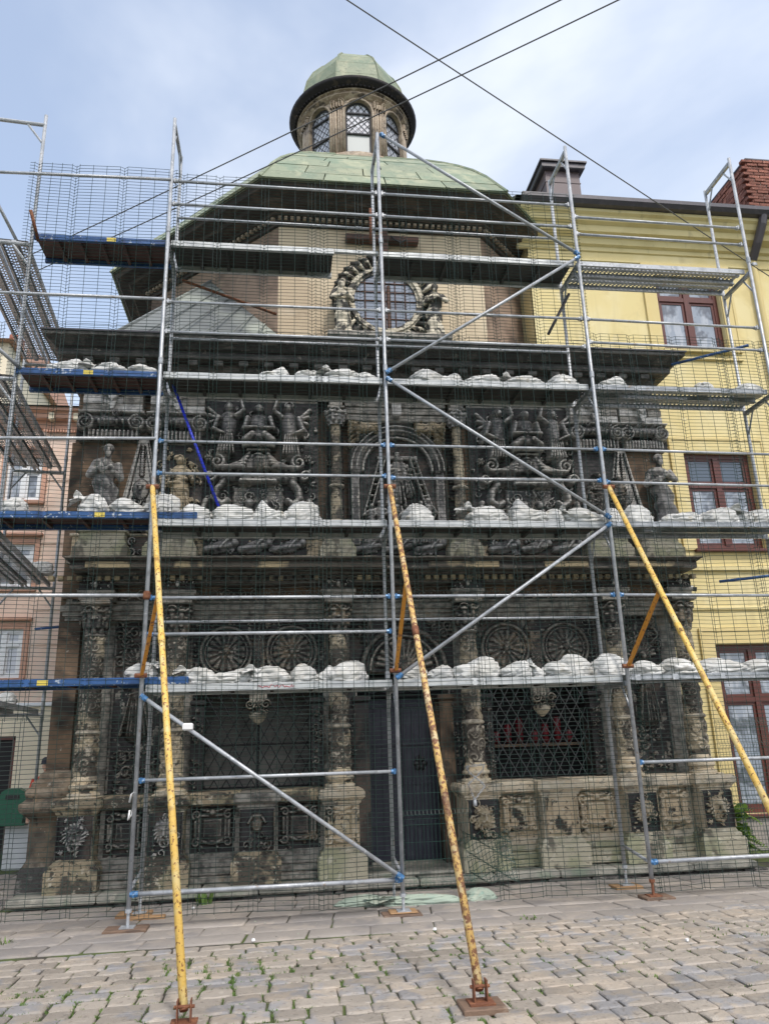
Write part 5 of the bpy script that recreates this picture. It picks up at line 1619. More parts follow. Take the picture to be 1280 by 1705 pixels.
# guard rails
for a, b in ((0, 1), (1, 2), (2, 3)):
    for k in range(1, 5):
        zs = [1.05] if k < 4 else [.98]
        if a == 0: zs.append(.62 if k < 3 else .60)
        if a == 1 and k in (2, 3, 4): zs.append(.60)
        if a == 2 and k in (2, 3, 4): zs.append(.58 if k == 2 else .68)
        for dz in zs:
            if a == 2 and k == 4: dz -= .2
            rail((FX[a], .045 + .0, 2 * k + dz), (FX[b], .045, 2 * k + dz - (.03 if a == 2 else 0)), scf, cmat='coupler' if k < 3 else 'galv')
        if a < 2 and k != 2: rail((FX[a], DY - .045, 2 * k + .86), (FX[b], DY - .045, 2 * k + .86), scf, coup=False)
rail((FX[0], .045, 1.0), (FX[1], .045, 1.0), scf); rail((FX[2], .045, 1.0), (FX[3], .045, 1.0), scf)
rail((FX[0], .0, -.14), (FX[1], .0, -.14), scf, r=.024); rail((FX[2], .0, -.10), (FX[3], .0, -.10), scf, r=.024)
for x in (FX[0], FX[2], FX[1]): rail((x, .0, -.10), (x, DY, .0), scf, coup=False)
# diagonal braces on the face
B = [((FX[1] + .03, 9.96), (FX[2] - .0, 8.05)), ((FX[2], 8.02), (FX[1], 6.05)), ((FX[1], 5.98), (FX[2], 4.05)), ((FX[2], 3.98), (FX[1], 2.05)), ((FX[0], 1.92), (FX[1], -.12))]
for (a, b) in B: rail((a[0], -.055, a[1]), (b[0], -.055, b[1]), scf, r=.023, name='diagonal_brace')
part('brace_clamp', MB().bbox(-2.445, -2.33, -.095, -.03, 1.52, 1.60, .015), 'white', scf)
# wall ties and loose tubes
for p0, p1, m in (((2.53, .5, 7.05), (2.92, .5, 7.75), 'downpipe'), ((4.67, .95, 6.86), (5.42, .1, 6.76), 'blue'), ((5.05, 1.2, 3.45), (5.80, 1.0, 3.5), 'blue'), ((-2.83, .70, 7.82), (-1.47, 1.2, 7.62), 'rust'), ((-.05, .66, 9.2), (-.06, .68, 8.6), 'rust'), ((-4.70, -.12, 8.25), (-4.64, .12, 7.93), 'rust')):
    part('tie_tube', MB().tube(p0, p1, .022, 8), m, scf, True)
# left bay with blue-edged planks, up to the corner standard
XC, YCn = -4.74, .15
cs = standard(XC, YCn, -.28, 10.05, scf, joints=(2, 4, 6, 8))
for k, (x0, x1) in enumerate(((-5.2, -2.42), (-5.2, -2.40), (-4.72, -2.98), (-4.70, -2.96)), 1):
    z = 2 * k + (.09 if k < 3 else .0)
    d = frame_deck(x0, x1, z, scf, 'blue', 'plybrown', .09, .66, 'deck', .085)
    xl = (-4.1, -3.62, -3.9, -3.75)[k - 1]
    part('deck_label', MB().box(xl, xl + .12, .0855, .089, z - .03, z + .03), 'label', d)
for z, zr in ((3.09, 3.07), (5.0, 5.06), (7.04, 7.05), (8.88, 8.95)):
    rail((-6.1, -.02, z), (FX[0], -.02, zr), scf, coup=False, r=.021)
part('swivel_coupler', MB().lathe(FX[0], -.02, [(.03, 3.02), (.045, 3.04), (.045, 3.1), (.03, 3.12)], 8), 'rust', scf)
rod = part('steel_rod', MB().tube((-2.869, .45, 6.14), (-2.10, .45, 4.12), .019, 8), 'bluebright', None, True)
tag(rod, 'bright blue steel rod leaning between decks right of the left standard', 'rod')

# side scaffold running back along the lane
sd = thing('scaffolding', (-5.2, 1.9, G), 'side scaffolding with perforated steel decks running back along the lane at far left', 'scaffolding')
near, far = Vector((XC, YCn, 0)), Vector((-5.05, 3.72, 0))
dirv = (far - near).normalized(); perp = Vector((-dirv.y, dirv.x, 0))
W = .84
ang = math.atan2(dirv.y, dirv.x)
Ls = (far - near).length
for p, js in ((near + perp * W, (2, 4, 6, 8)), (far, (2, 4, 6)), (far + perp * W, (2, 4, 6))):
    standard(p.x, p.y, -.28, 10.0 if p.y < 1 else 8.6, sd, joints=js)
for e, p in enumerate((near, far)):
    for k in range(1, 6):
        if e == 1 and k == 5: continue
        z = 2 * k - .1 if k < 5 else 9.88
        a, b = p + Vector((0, 0, z)), p + perp * W + Vector((0, 0, z))
        t = part('transom', MB().tube(a, b, .027, 8), 'galv', sd)
        for s0, s1 in ((a, b), (b, a)):
            d = (s1 - s0).normalized()
            part('frame_gusset', MB().tube(s0 + d * .02 + Vector((0, 0, -.30)), s0 + d * .24, .016, 6), 'galv', t)
pmesh = perforated_mesh(3.50, .36)
for k in range(1, 5):
    for q in range(2):
        o = near + dirv * .04 + perp * (.05 + .40 * q)
        inst('deck_plank', pmesh, sd, Matrix.Translation((o.x, o.y, 2 * k - .02)) @ Matrix.Rotation(ang, 4, 'Z'))
    if k < 4:
        for dz in (.55, 1.0):
            a = near + perp * W + Vector((0, 0, 2 * k + dz)); b = far + perp * W + Vector((0, 0, 2 * k + dz))
            rail(a, b, sd, coup=False)
    rail(near + perp * W + Vector((0, 0, 2 * k)), far + perp * W + Vector((0, 0, 2 * k - 1.7)), sd, coup=False) if k % 2 else None
part('tie_tube', MB().tube((-5.25, 3.6, 3.22), (-4.80, 3.6, 3.26), .022, 8), 'blue', sd, True)
part('diagonal_brace', MB().tube((-5.35, -.25, 8.75), (-4.93, .22, 7.95), .022, 8), 'galv', sd, True)
part('diagonal_brace', MB().tube((-5.0, -.35, 6.25), (-4.66, .12, 6.02), .024, 8), 'galv', sd, True)

# ------------------------------------------------------------------ raking props
def prop(top, foot, mat, label, brace):
    top, foot = Vector(top), Vector(foot)
    t = thing('raking_prop', (foot.x, foot.y, G), label, 'prop', 'raking props bracing the scaffolding')
    d = (foot - top).normalized()
    mid = top.lerp(foot, .42)
    part('tube', MB().tube(top, foot - d * .03, .031, 12), mat, t, True)
    part('tube_sleeve', MB().tube(mid - d * .06, mid + d * .06, .036, 12), 'rust' if mat == 'rustyellow' else mat, t, True)
    part('end_fork', MB().tube(foot - d * .13, foot - d * .02, .030, 10).box(foot.x - .050, foot.x - .041, foot.y - .035, foot.y + .035, foot.z - .05, foot.z + .09).box(foot.x + .041, foot.x + .050, foot.y - .035, foot.y + .035, foot.z - .05, foot.z + .09), 'rust', t)
    part('fork_pin', MB().tube((foot.x - .07, foot.y, foot.z + .045), (foot.x + .07, foot.y, foot.z + .045), .012, 8), 'rust', t)
    part('foot_plate', MB().box(foot.x - .09, foot.x + .09, foot.y - .08, foot.y + .08, foot.z - .058, foot.z - .046), 'rust', t)
    part('top_clamp', MB().tube(top - Vector((.075, 0, 0)), top + Vector((.075, 0, 0)), .03, 8), 'rust', t)
    if brace:
        a, b = Vector(brace[0]), top + (foot - top) * brace[1]
        part('stay', MB().path([a, b], .026, 4), 'orange', t)
        part('stay_clamp', MB().tube(a - Vector((.075, 0, 0)), a + Vector((.06, 0, 0)), .026, 8), 'rust', t)
prop((-2.925, -.085, 4.40), (-1.99, -3.08, -.42), 'yellow', 'yellow painted raking prop propping the left standard, foot at the bottom edge', ((-2.93, -.05, 2.14), .305))
prop((-.005, -.085, 4.44), (.06, -3.22, -.39), 'rustyellow', 'rust-spotted pale yellow raking prop standing on a wooden block below the middle standard', ((.0, -.05, 2.14), .29))
prop((2.912, -.085, 4.47), (2.98, -3.1, -.42), 'yellow', 'yellow raking prop leaning out of frame from the right-hand standard', ((2.905, -.05, 2.14), .32))

# ------------------------------------------------------------------ timber pads under the feet
def pad(boxes, label, name='timber_pad', mat='wood', rz=0):
    mb = MB()
    for b in boxes: mb.bbox(*b, .008)
    o = part(name, mb, mat)
    return tag(o, label, 'timber', 'timber pads under the scaffold feet')
g4 = G + .004
pad([(-3.16, -2.72, -.13, .12, g4, G + .045)], 'weathered grey board under the front left standard', mat='wooddark')
pad([(-3.18, -2.80, .62, .88, g4, G + .05)], 'orange-brown board under the rear left standard, rear of two')
pad([(-3.02, -2.62, .50, .60, g4, G + .045)], 'orange-brown board lying in front of the rear left standard')
pad([(-.24, .19, -.16, .10, g4, G + .03)], 'lower of two split boards under the middle front standard', mat='wooddark')
pad([(-.16, .15, -.1, .12, G + .032, G + .046)], 'upper of two boards under the middle front standard')
pad([(-.16, .18, .60, .86, g4, G + .045)], 'short board under the rear middle standard', mat='wood')
pad([(2.72, 3.06, .60, .86, g4, G + .045)], 'pale board under the rear right standard')
pad([(2.76, 3.10, -.14, .12, g4, G + .045)], 'dark board under the rusty jack of the front right standard', mat='wooddark')
pad([(5.45, 5.75, -.14, .86, g4, G + .045)], 'long board under the far right frame', mat='wooddark')
pad([(-.09, .22, -3.36, -3.10, g4, G + .052)], 'dark square wooden block under the rusty middle prop', 'timber_block', 'wooddark')

# ------------------------------------------------------------------ wire fence panels hung sideways on the scaffold
FOLDS = (.06, .56, 1.20, 1.86)
def panel_mesh(w, h, seed, r=.0035):
    rr_ = random.Random(seed)
    pts = [0.0]
    prof = []                       # (x, y offset) along a horizontal wire
    xs = [(0, 0)]
    for f in FOLDS:
        if f + .1 < w + .02: xs += [(f, 0), (f + .05, .035), (f + .10, 0)]
    xs.append((w, 0))
    xs = [p for i, p in enumerate(xs) if i == 0 or p[0] > xs[i - 1][0] + 1e-4]
    ph = rr_.uniform(0, 6)
    bow = lambda x, z: .012 * math.sin(x * 1.7 + ph) + .012 * math.sin(z * 2.1 + ph * 2)
    mh, mv = MB(), MB()
    n = int(h / .05)
    for i in range(n + 1):
        z = h * i / n
        P = [(x, y + bow(x, z), z + .013 * math.sin(2.2 * x + ph) + .008 * math.sin(1.3 * z + 3 * x) + rr_.uniform(-.002, .002)) for x, y in xs]
        mh.path(P, r, 3)
    vx = []
    for i, f in enumerate(FOLDS):
        vx += [f, f + .05, f + .10]
    edges = [0.0] + [f for f in FOLDS] + [w]
    for i in range(len(FOLDS)):
        a = FOLDS[i] + .10; b = FOLDS[i + 1] if i + 1 < len(FOLDS) else w
        m = int((b - a) / .19)
        for q in range(1, m + 1): vx.append(a + (b - a) * q / (m + 1))
    for x in vx:
        if x > w: continue
        y = .035 if any(abs(x - f - .05) < .01 for f in FOLDS) else 0
        P = [(x, y + bow(x, h * k / 6) - .005, h * k / 6) for k in range(7)]
        mv.path(P, r, 3)
    a, b = mh.mesh('cross_wires'), mv.mesh('upright_wires')
    for m in (a, b): m.materials.append(M['wire'])
    return a, b
PV = {}
def get_panel(w, h, v):
    k = (w, h, v)
    if k not in PV: PV[k] = panel_mesh(w, h, v + int(h * 10))
    return PV[k]
rown = ['top', 'second', 'third', 'bottom']
NTH = ['first', 'second', 'third', 'fourth', 'fifth', 'sixth', 'seventh', 'eighth', 'ninth', 'tenth']
r = random.Random(12)
def hang(x, z, w, h, label, y=.050, rz=0.0):
    t = thing('fence_panel', (x, y, z), label, 'fence panel', 'wire fence panels hung on the scaffolding', rz)
    a, b = get_panel(w, h, r.randint(0, 3))
    mw = WM[t.name] @ Matrix.Rotation(r.uniform(-.007, .007), 4, 'Y')
    inst('cross_wires', a, t, mw, 'stuff'); inst('upright_wires', b, t, mw, 'stuff')
rows = ((6.66, 2.5), (4.17, 2.5), (1.68, 2.5), (-.38, 2.06))
for ri, (z, h) in enumerate(rows):
    n = 0
    xs = [-6.85, -4.83, -2.88, -.93, 1.02] if ri else [-4.83, -2.88, -.93, 1.02]
    for x in xs:
        zz = z + r.uniform(-.04, .04)
        if ri == 3 and x == -.93:
            hang(-.93, zz, .98, h, 'narrow green wire fence panel in the bottom row just left of the middle standard'); n += 1; continue
        if ri == 3 and x == 1.02: x = 1.06
        hang(x + r.uniform(-.02, .02), zz, 1.98, h, 'green wire fence panel in the %s row, %s from the left' % (rown[ri], NTH[n])); n += 1
for ri, (z, h) in enumerate(((4.32, 2.5), (1.84, 2.5), (-.42, 2.26))):
    for q, x in enumerate((2.97, 4.90)):
        hang(x, z + r.uniform(-.03, .03), 1.98, h, 'green wire fence panel over the far right bay, %s row, %s of the pair' % (('upper', 'middle', 'lower')[ri], ('left', 'right')[q]), .056)
# an upright panel leaning before the door, and one by the yellow house
def upright_panel(x0, x1, y, z0, z1, label, tilt=0.0, mat='wiregreen'):
    t = thing('fence_panel', ((x0 + x1) / 2, y, z0), label, 'fence panel', 'wire fence panels standing upright')
    mv, mh = MB(), MB()
    h = z1 - z0
    fz = [.04, h * .38, h * .78, h - .12]
    prof = [0.0]
    for f in fz: prof += [f, f + .05, f + .10]
    prof.append(h)
    def yy(z): return (-.035 if any(abs(z - f - .05) < .01 for f in fz) else 0) + tilt * z
    x = x0
    while x <= x1 + 1e-6:
        mv.path([(x, y + yy(z), z0 + z) for z in sorted(set(prof))], .0026, 4); x += .05
    hz = sorted(set([0.0, h] + [q for f in fz for q in (f, f + .05, f + .10)] + [f + .1 + .2 * k for f in fz for k in range(1, 4) if f + .1 + .2 * k < h]))
    for z in hz: mh.tube((x0, y + yy(z) - .006, z0 + z), (x1, y + yy(z) - .006, z0 + z), .0034, 4)
    part('upright_wires', mv, mat, t, kind='stuff'); part('cross_wires', mh, mat, t, kind='stuff')
upright_panel(.15, 1.0, .80, -.40, 1.72, 'dark green upright wire panel barring the chapel door right of the middle standard')
upright_panel(5.25, 6.10, 2.2, -.45, 1.50, 'green upright wire panel standing before the yellow house window', .02)
# crumpled green netting over the door pedestal
mb = MB(); rr_ = random.Random(6)
for k in range(16):
    y0 = .98 + .02 * k
    mb.path([(1.0 + .05 * q, y0 + .03 * math.sin(q + k), -.36 + .035 * k + .03 * math.sin(q * .9 + k)) for q in range(13)], .004, 3)
for q in range(13):
    mb.path([(1.0 + .05 * q, .98 + .02 * k + .03 * math.sin(q + k), -.36 + .035 * k + .03 * math.sin(q * .9 + k)) for k in range(16)], .004, 3)
tag(part('netting', mb, 'wiregreen'), 'crumpled green wire netting bundled at the foot of the right door column', 'netting')

# ------------------------------------------------------------------ sandbags
def bag_mesh(kind, seed):
    """filled sack about 1 x .8 x .7 lying on z=0: slumped body, creases gathering towards one end, tied neck"""
    rr_ = np.random.RandomState(seed)
    nu, nv = 84, 40
    u = np.linspace(0, 2 * PI, nu, endpoint=False); v = np.linspace(-PI / 2, PI / 2, nv)
    U, Vv = np.meshgrid(u, v, indexing='ij')
    sgn = lambda a, p: np.sign(a) * np.abs(a) ** p
    e = {'f': .62, 'k': .8, 't': .85, 'p': .8}[kind]
    X = .5 * sgn(np.cos(Vv), e) * sgn(np.cos(U), e); Y = .42 * sgn(np.cos(Vv), e) * sgn(np.sin(U), e); Z = .42 * sgn(np.sin(Vv), .95)
    o = rr_.rand(8) * 9
    s = 1 if seed % 2 else -1
    # slump: fuller on one side, sagging middle
    Z = Z * (1 + .28 * np.sin(X * 4.2 * s + o[0]) + .12 * np.sin(Y * 6 + o[1]))
    X = X + .06 * np.sin(Y * 7 + o[2]); Y = Y + .06 * np.sin(X * 6 + o[3])
    if kind == 'p':
        Z = Z + np.where(Z > 0, .36 * np.exp(-((X - s * .22) ** 2 / .05 + Y ** 2 / .07)), 0)
    if kind == 't': Z = Z * 1.25
    # creases radiating from the gathered end, with cross wrinkles
    gx, gy, gz = s * .5, -.1 + .2 * rr_.rand(), .28
    dx, dy, dz = X - gx, Y - gy, Z - gz
    dist = np.sqrt(dx ** 2 + dy ** 2 + dz ** 2) + 1e-5
    ang = np.arctan2(dz, dy); ang2 = np.arctan2(dx, dy)
    fold = np.abs(np.sin(ang * 5 + 2.2 * np.sin(dist * 5 + o[4]) + o[5]))
    d = -.085 * (1 - fold) ** 2 * np.exp(-dist * 1.5)
    cr = np.abs(vnoise((X * 4 + Y * 3) + 20 + o[6], (Z * 5 - X * 2) + 20, seed + 1)); d += -.06 * (1 - np.clip(cr * 4.5, 0, 1))
    cr2 = np.abs(vnoise(X * 9 + Z * 7 + 30, Y * 8 - Z * 5 + 30 + o[7], seed + 2)); d += -.022 * (1 - np.clip(cr2 * 4, 0, 1))
    d += .05 * vnoise(X * 3 + 40 + o[1], Y * 3 + Z * 3 + 40, seed + 3)
    rg = np.abs(vnoise(X * 6 + 50 + o[3], Z * 9 + Y * 6 + 50, seed + 4)); d += .022 * (1 - np.clip(rg * 3, 0, 1)) ** 2
    rg = np.abs(vnoise(Z * 8 + X * 12 + 60 + o[5], Y * 11 - Z * 4 + 60, seed + 5)); d += .010 * (1 - np.clip(rg * 3, 0, 1)) ** 2
    L = np.sqrt(X ** 2 + Y ** 2 + Z ** 2) + 1e-6
    X, Y, Z = X * (1 + d / L), Y * (1 + d / L), Z * (1 + d / L)
    Z = np.where(Z < -.2, -.2 + (Z + .2) * .05, Z) + .21
    Z = Z / Z.max() * .62
    V = np.stack([X, Y, Z], -1).reshape(-1, 3)
    idx = np.arange(nu * nv).reshape(nu, nv); nxt = np.roll(idx, -1, 0)
    Q = np.stack([idx[:, :-1], nxt[:, :-1], nxt[:, 1:], idx[:, 1:]], -1).reshape(-1, 4)
    if kind in 'k' or (kind == 'f' and seed % 3 == 0):                       # ruffled tied neck
        mu, mv_ = 40, 12
        A, Bq = np.meshgrid(np.linspace(0, 2 * PI, mu, endpoint=False), np.linspace(0, 1, mv_), indexing='ij')
        R = np.interp(Bq, [0, .12, .28, .6, 1], [.22, .10, .075, .17, .23]) * (1 + .45 * Bq * np.sin(4 * A + seed) + .25 * Bq * np.sin(9 * A + o[2]))
        ax = np.array([s * .75, -.25, .55 if kind == 'k' else .2]); ax /= np.linalg.norm(ax)
        e1 = np.cross(ax, [0, 1, 0]); e1 /= np.linalg.norm(e1); e2 = np.cross(ax, e1)
        c0 = np.array([s * .26, -.08, .44])
        W_ = c0 + (Bq * (.42 + .05 * np.sin(3 * A)))[..., None] * ax + R[..., None] * (np.cos(A)[..., None] * e1 * .75 + np.sin(A)[..., None] * e2)
        W_[..., 2] -= .22 * Bq ** 2
        W_[..., 2] = np.maximum(W_[..., 2], .02)
        oo = len(V); idx = np.arange(mu * mv_).reshape(mu, mv_); nxt = np.roll(idx, -1, 0)
        Q2 = np.stack([idx[:, :-1], nxt[:, :-1], nxt[:, 1:], idx[:, 1:]], -1).reshape(-1, 4) + oo
        V = np.concatenate([V, W_.reshape(-1, 3)]); Q = np.concatenate([Q, Q2])
    me = smooth(np_mesh('sandbag', V, Q))
    me.materials.append(M['bag'])
    return me
BAGM = {(k, s): bag_mesh(k, 50 + s * 3 + ord(k)) for k in 'fktp' for s in range(4)}
for me in (BAGM[('t', 2)], BAGM[('f', 3)]): pass
BAGS = [(1, 'left', -3.19, -2.81, 'k'), (1, 'mid', -2.54, -2.09, 'k'), (1, 'mid', -2.19, -1.74, 'f'), (1, 'mid', -1.75, -1.24, 'k'), (1, 'mid', -1.24, -0.92, 'f'), (1, 'mid', -0.96, -0.69, 'p'), (1, 'mid', -0.8, -0.32, 't'), (1, 'cr', 0.11, 0.44, 'p'), (1, 'cr', 0.44, 0.79, 'f'), (1, 'cr', 0.79, 1.39, 't'), (1, 'cr', 1.39, 1.75, 'k'), (1, 'cr', 1.73, 1.94, 'f'), (1, 'cr', 1.92, 2.38, 'f'), (1, 'cr', 2.1, 2.57, 't'), (1, 'cr', 2.56, 3.06, 't'), (1, 'right', 3.1, 3.5, 'f'), (1, 'right', 3.48, 4.03, 'f'), (1, 'right', 3.99, 4.59, 'f'), (1, 'right', 4.53, 5.08, 'f'), (2, 'left', -4.83, -4.47, 'f'), (2, 'left', -3.88, -3.48, 'k'), (2, 'left', -3.48, -3.06, 'f'), (2, 'left', -3.08, -2.65, 't'), (2, 'mid', -2.65, -2.25, 'f'), (2, 'mid', -2.26, -1.7, 'f'), (2, 'mid', -1.73, -1.32, 'p'), (2, 'mid', -1.35, -0.88, 't'), (2, 'cr', 0.19, 0.6, 't'), (2, 'cr', 1.03, 1.63, 'k'), (2, 'cr', 1.63, 2.12, 'p'), (2, 'cr', 2.06, 2.39, 'k'), (2, 'cr', 2.39, 2.92, 'f'), (2, 'right', 2.88, 3.23, 't'), (2, 'right', 3.21, 3.62, 't'), (2, 'right', 3.76, 4.37, 'f'), (2, 'right', 4.35, 4.87, 'k'), (2, 'right', 4.8, 5.41, 'k'), (3, 'left', -4.42, -3.91, 'p'), (3, 'left', -3.92, -3.38, 'k'), (3, 'left', -3.39, -2.97, 'f'), (3, 'mid', -1.64, -1.27, 'p'), (3, 'mid', -1.21, -0.85, 'f'), (3, 'mid', -0.8, -0.29, 'k'), (3, 'mid', -0.37, -0.04, 'f'), (3, 'cr', 0.36, 0.84, 't'), (3, 'cr', 0.81, 1.14, 't'), (3, 'cr', 1.16, 1.7, 'f'), (3, 'cr', 1.73, 2.31, 'k'), (3, 'cr', 2.35, 2.79, 't'), (3, 'right', 3.06, 3.51, 'p'), (3, 'right', 4.52, 4.84, 'f'), (3, 'right', 5.2, 5.65, 't')]
BAYN = {'left': 'blue left deck', 'mid': 'deck left of middle standard', 'cr': 'deck right of middle standard', 'right': 'far right deck'}
LVN = {1: 'lowest lift', 2: 'second lift', 3: 'third lift'}
KN = {'f': 'flat white sandbag', 'k': 'ruffle-necked white sandbag', 't': 'plump white sandbag', 'p': 'peaked white sandbag'}
cnt = {}
r = random.Random(31)
HT = {1: {'f': .205, 'k': .225, 't': .27, 'p': .27}, 2: {'f': .23, 'k': .25, 't': .32, 'p': .38}, 3: {'f': .17, 'k': .19, 't': .225, 'p': .24}}
for i, (lv, bay, x0, x1, kd) in enumerate(BAGS):
    n = cnt.get((lv, bay), 0); cnt[(lv, bay)] = n + 1
    if (lv, bay) == (1, 'left'): lab = 'knotted white sandbag on the end of the blue plank, lowest lift'
    else: lab = '%s on %s, %s, %s from left' % (KN[kd], BAYN[bay], LVN[lv], NTH[n])
    top = 2 * lv + (.045 if bay != 'left' else (.13 if lv < 3 else .04))
    h = HT[lv][kd] * r.uniform(.9, 1.12)
    w = (x1 - x0) * 1.03
    h = min(h, .72 * w)
    m = T((x0 + x1) / 2, .30 + r.uniform(-.03, .05), top + .001, r.uniform(-.12, .12), (w, min(.48, w * 1.0), h / .62))
    o = inst('sandbag', BAGM[(kd, r.randint(0, 3))], None, m)
    tag(o, lab, 'sandbag', 'white sandbags weighting the scaffold decks')
# two bags on the side scaffold
for k, (x, y, z, lab) in enumerate(((-5.1, 3.0, 4.0, 'clear plastic-wrapped white sack on the far end of the side scaffolding, second lift'), (-5.3, 2.6, 2.0, 'dusty white sack on the side scaffolding lowest deck'), (-5.2, .7, 6.0, 'white sack at the near end of the side scaffolding, third lift'))):
    tag(inst('sandbag', BAGM[('t', k)], None, T(x, y, z - .018, .4 * k, (.42, .36, .33))), lab, 'sandbag', 'white sandbags weighting the scaffold decks')
# pale green sacks on the ground before the door
for k, (x, y, sx, sy, sz, rz, lab) in enumerate(((-.42, .62, .60, .30, .12, .02, 'pale green sack on the paving left of the middle standard'), (.30, .50, 1.0, .26, .12, .03, 'long pale green rolled sack on the paving under the upright panel'), (.98, .55, .40, .30, .14, -.2, 'crumpled turquoise sack end at the right of the rolled sacks'))):
    me = BAGM[(('f', 'k', 't')[k], k)].copy(); me.materials.clear(); me.materials.append(M['baggreen'])
    tag(inst('sack', me, None, T(x, y, G + .004, rz, (sx, sy, sz / .62))), lab, 'sack', 'pale green sacks on the ground')
# ------------------------------------------------------------------ cables, camera, bin, chain, person, plants
def cable(pts, label):
    P = [Vector(p) for p in pts]
    out = []
    for a, b in zip(P[:-1], P[1:]):
        for k in range(8): out.append(a.lerp(b, k / 8))
    out.append(P[-1])
    tag(part('overhead_cable', MB().path(out, .011, 5), 'cable', None, True), label, 'cable', 'overhead cables')
def line(p, q, sag, n=24):
    p, q = Vector(p), Vector(q)
    return [p.lerp(q, k / n) - Vector((0, 0, sag * 4 * (k / n) * (1 - k / n))) for k in range(n + 1)]
def cable2(p, q, sag, label):
    tag(part('overhead_cable', MB().path(line(p, q, sag), .010, 5), 'cable', None, True), label, 'cable', 'overhead cables')
cable2((-5.45, -3.17, 12.21), (9.55, 3.07, 9.135), .0, 'overhead cable falling to the right across the yellow house eaves')
cable2((8.633, -6.859, 10.64), (-13.447, 9.379, 10.64), .32, 'upper of two parallel overhead cables crossing the lantern')
cable2((8.633, -6.399, 10.61), (-13.447, 9.839, 10.61), .32, 'lower of two parallel overhead cables crossing the lantern')

cc = thing('security_camera', (5.0, 2.7, 3.5), 'small white security camera on the chapel corner beside the yellow wall', 'camera')
part('camera_body', MB().tube((4.93, 2.30, 3.60), (5.16, 2.16, 3.53), .045, 12), 'white', cc, True)
part('lens', MB().tube((5.16, 2.16, 3.53), (5.21, 2.13, 3.515), .036, 12), 'black', cc)
part('mount_arm', MB().path([(4.75, 2.42, 3.50), (4.86, 2.36, 3.52), (4.95, 2.31, 3.58)], .018, 6), 'white', cc, True)

bn = thing('litter_bin', (-5.72, 5.02, .2), 'dark green plastic litter bin fixed to the white plinth of the pink house', 'bin')
mb = MB().prism([(-5.92, .22), (-5.55, .22), (-5.52, .62), (-5.56, .73), (-5.66, .78), (-5.82, .78), (-5.91, .73), (-5.95, .62)], 4.90, 5.10)
part('body', mb, 'bin', bn)
part('lid_rim', MB().bbox(-5.97, -5.50, 4.88, 5.10, .20, .235, .008), 'bin', bn)
part('slot', MB().bbox(-5.84, -5.62, 4.893, 4.91, .60, .68, .01), 'black', bn)

mb = MB()
def chain(mb, pts):
    for a, b in zip(pts[:-1], pts[1:]):
        a, b = Vector(a), Vector(b); n = max(2, int((b - a).length / .028))
        for k in range(n):
            c = a.lerp(b, (k + .5) / n); d = (b - a).normalized(); s = Vector((0, 1, 0)) if k % 2 else d.cross(Vector((0, 1, 0)))
            mb.path([c + d * .019 * math.cos(t) + s * .010 * math.sin(t) for t in [q * PI / 4 for q in range(8)]], .0045, 4, True)
chain(mb, [(.97, .76, 1.0), (1.0, .75, .93), (1.16, .74, .80), (1.19, .745, .76), (1.05, .74, .60)])
chain(mb, [(1.2, .76, 1.02), (1.18, .75, .95), (1.02, .74, .82), (.98, .745, .79), (1.05, .74, .60)])
mb.bbox(1.03, 1.07, .72, .75, .53, .60, .006)
chain(mb, [(.97, .76, 1.0), (1.08, .76, 1.01), (1.2, .76, 1.02)])
tag(part('chain', mb, 'galv', None, True), 'steel chain with padlock looped on the upright fence panel beside the door', 'chain')
mb = MB()
pts = [(-2.99, .02, .78), (-2.97, .0, .86), (-2.94, -.01, .89), (-2.93, -.01, .80), (-2.95, .0, .66), (-2.99, .01, .60), (-2.98, .01, .70)]
mb.path(pts, .012, 5)
tag(part('tie_tape', mb, 'white', None, True), 'loop of white tape tied to the left standard near the ground', 'tape')

# person half hidden behind the chapel corner
pe = thing('person', (-5.11, 4.55, G), 'person in a navy cap and red top standing behind the chapel corner', 'person')
mb = MB()
px, py, pz = -5.11, 4.55, G
for u in (-1, 1):
    mb.tube((px + u * .10, py, pz + .86), (px + u * .11, py - .01, pz + .47), .085, 10, .062); mb.ell((px + u * .11, py - .01, pz + .47), (.062, .062, .062), 8, 6)
    mb.tube((px + u * .11, py - .01, pz + .47), (px + u * .11, py + .02, pz + .08), .062, 10, .042); mb.ell((px + u * .11, py - .07, pz + .045), (.048, .125, .045), 10, 6)
    mb.tube((px + u * .185, py, pz + 1.40), (px + u * .25, py + .02, pz + 1.12), .055, 8, .045); mb.tube((px + u * .25, py + .02, pz + 1.12), (px + u * .21, py - .12, pz + .90), .042, 8, .03)
    mb.ell((px + u * .205, py - .14, pz + .86), (.032, .045, .05), 8, 6)
    for f in range(4): mb.tube((px + u * .205 + (f - 1.5) * .016, py - .15, pz + .84), (px + u * .205 + (f - 1.5) * .016, py - .165, pz + .76), .009, 5)
mb.lathe(px, py, [(.05, pz + .80), (.165, pz + .86), (.17, pz + .95), (.145, pz + 1.08), (.17, pz + 1.25), (.185, pz + 1.38), (.12, pz + 1.46), (.055, pz + 1.49)], 16, True, 0, 1, .68)
mb.tube((px, py, pz + 1.44), (px - .01, py - .01, pz + 1.56), .052, 10)
mb.ell((px - .01, py - .02, pz + 1.63), (.075, .095, .115)); mb.ell((px - .01, py - .115, pz + 1.615), (.014, .02, .022), 8, 6)
mb.ell((px - .01, py - .10, pz + 1.565), (.03, .018, .01), 8, 6)
for u in (-1, 1): mb.ell((px - .01 + u * .078, py - .01, pz + 1.62), (.012, .022, .032), 8, 6)
body = part('body', fuse(mb, .014), 'skin', pe)
tp = MB().lathe(px, py, [(.175, pz + .92), (.185, pz + .98), (.165, pz + 1.1), (.185, pz + 1.26), (.20, pz + 1.38), (.135, pz + 1.47), (.066, pz + 1.495)], 18, False, 0, 1, .74)
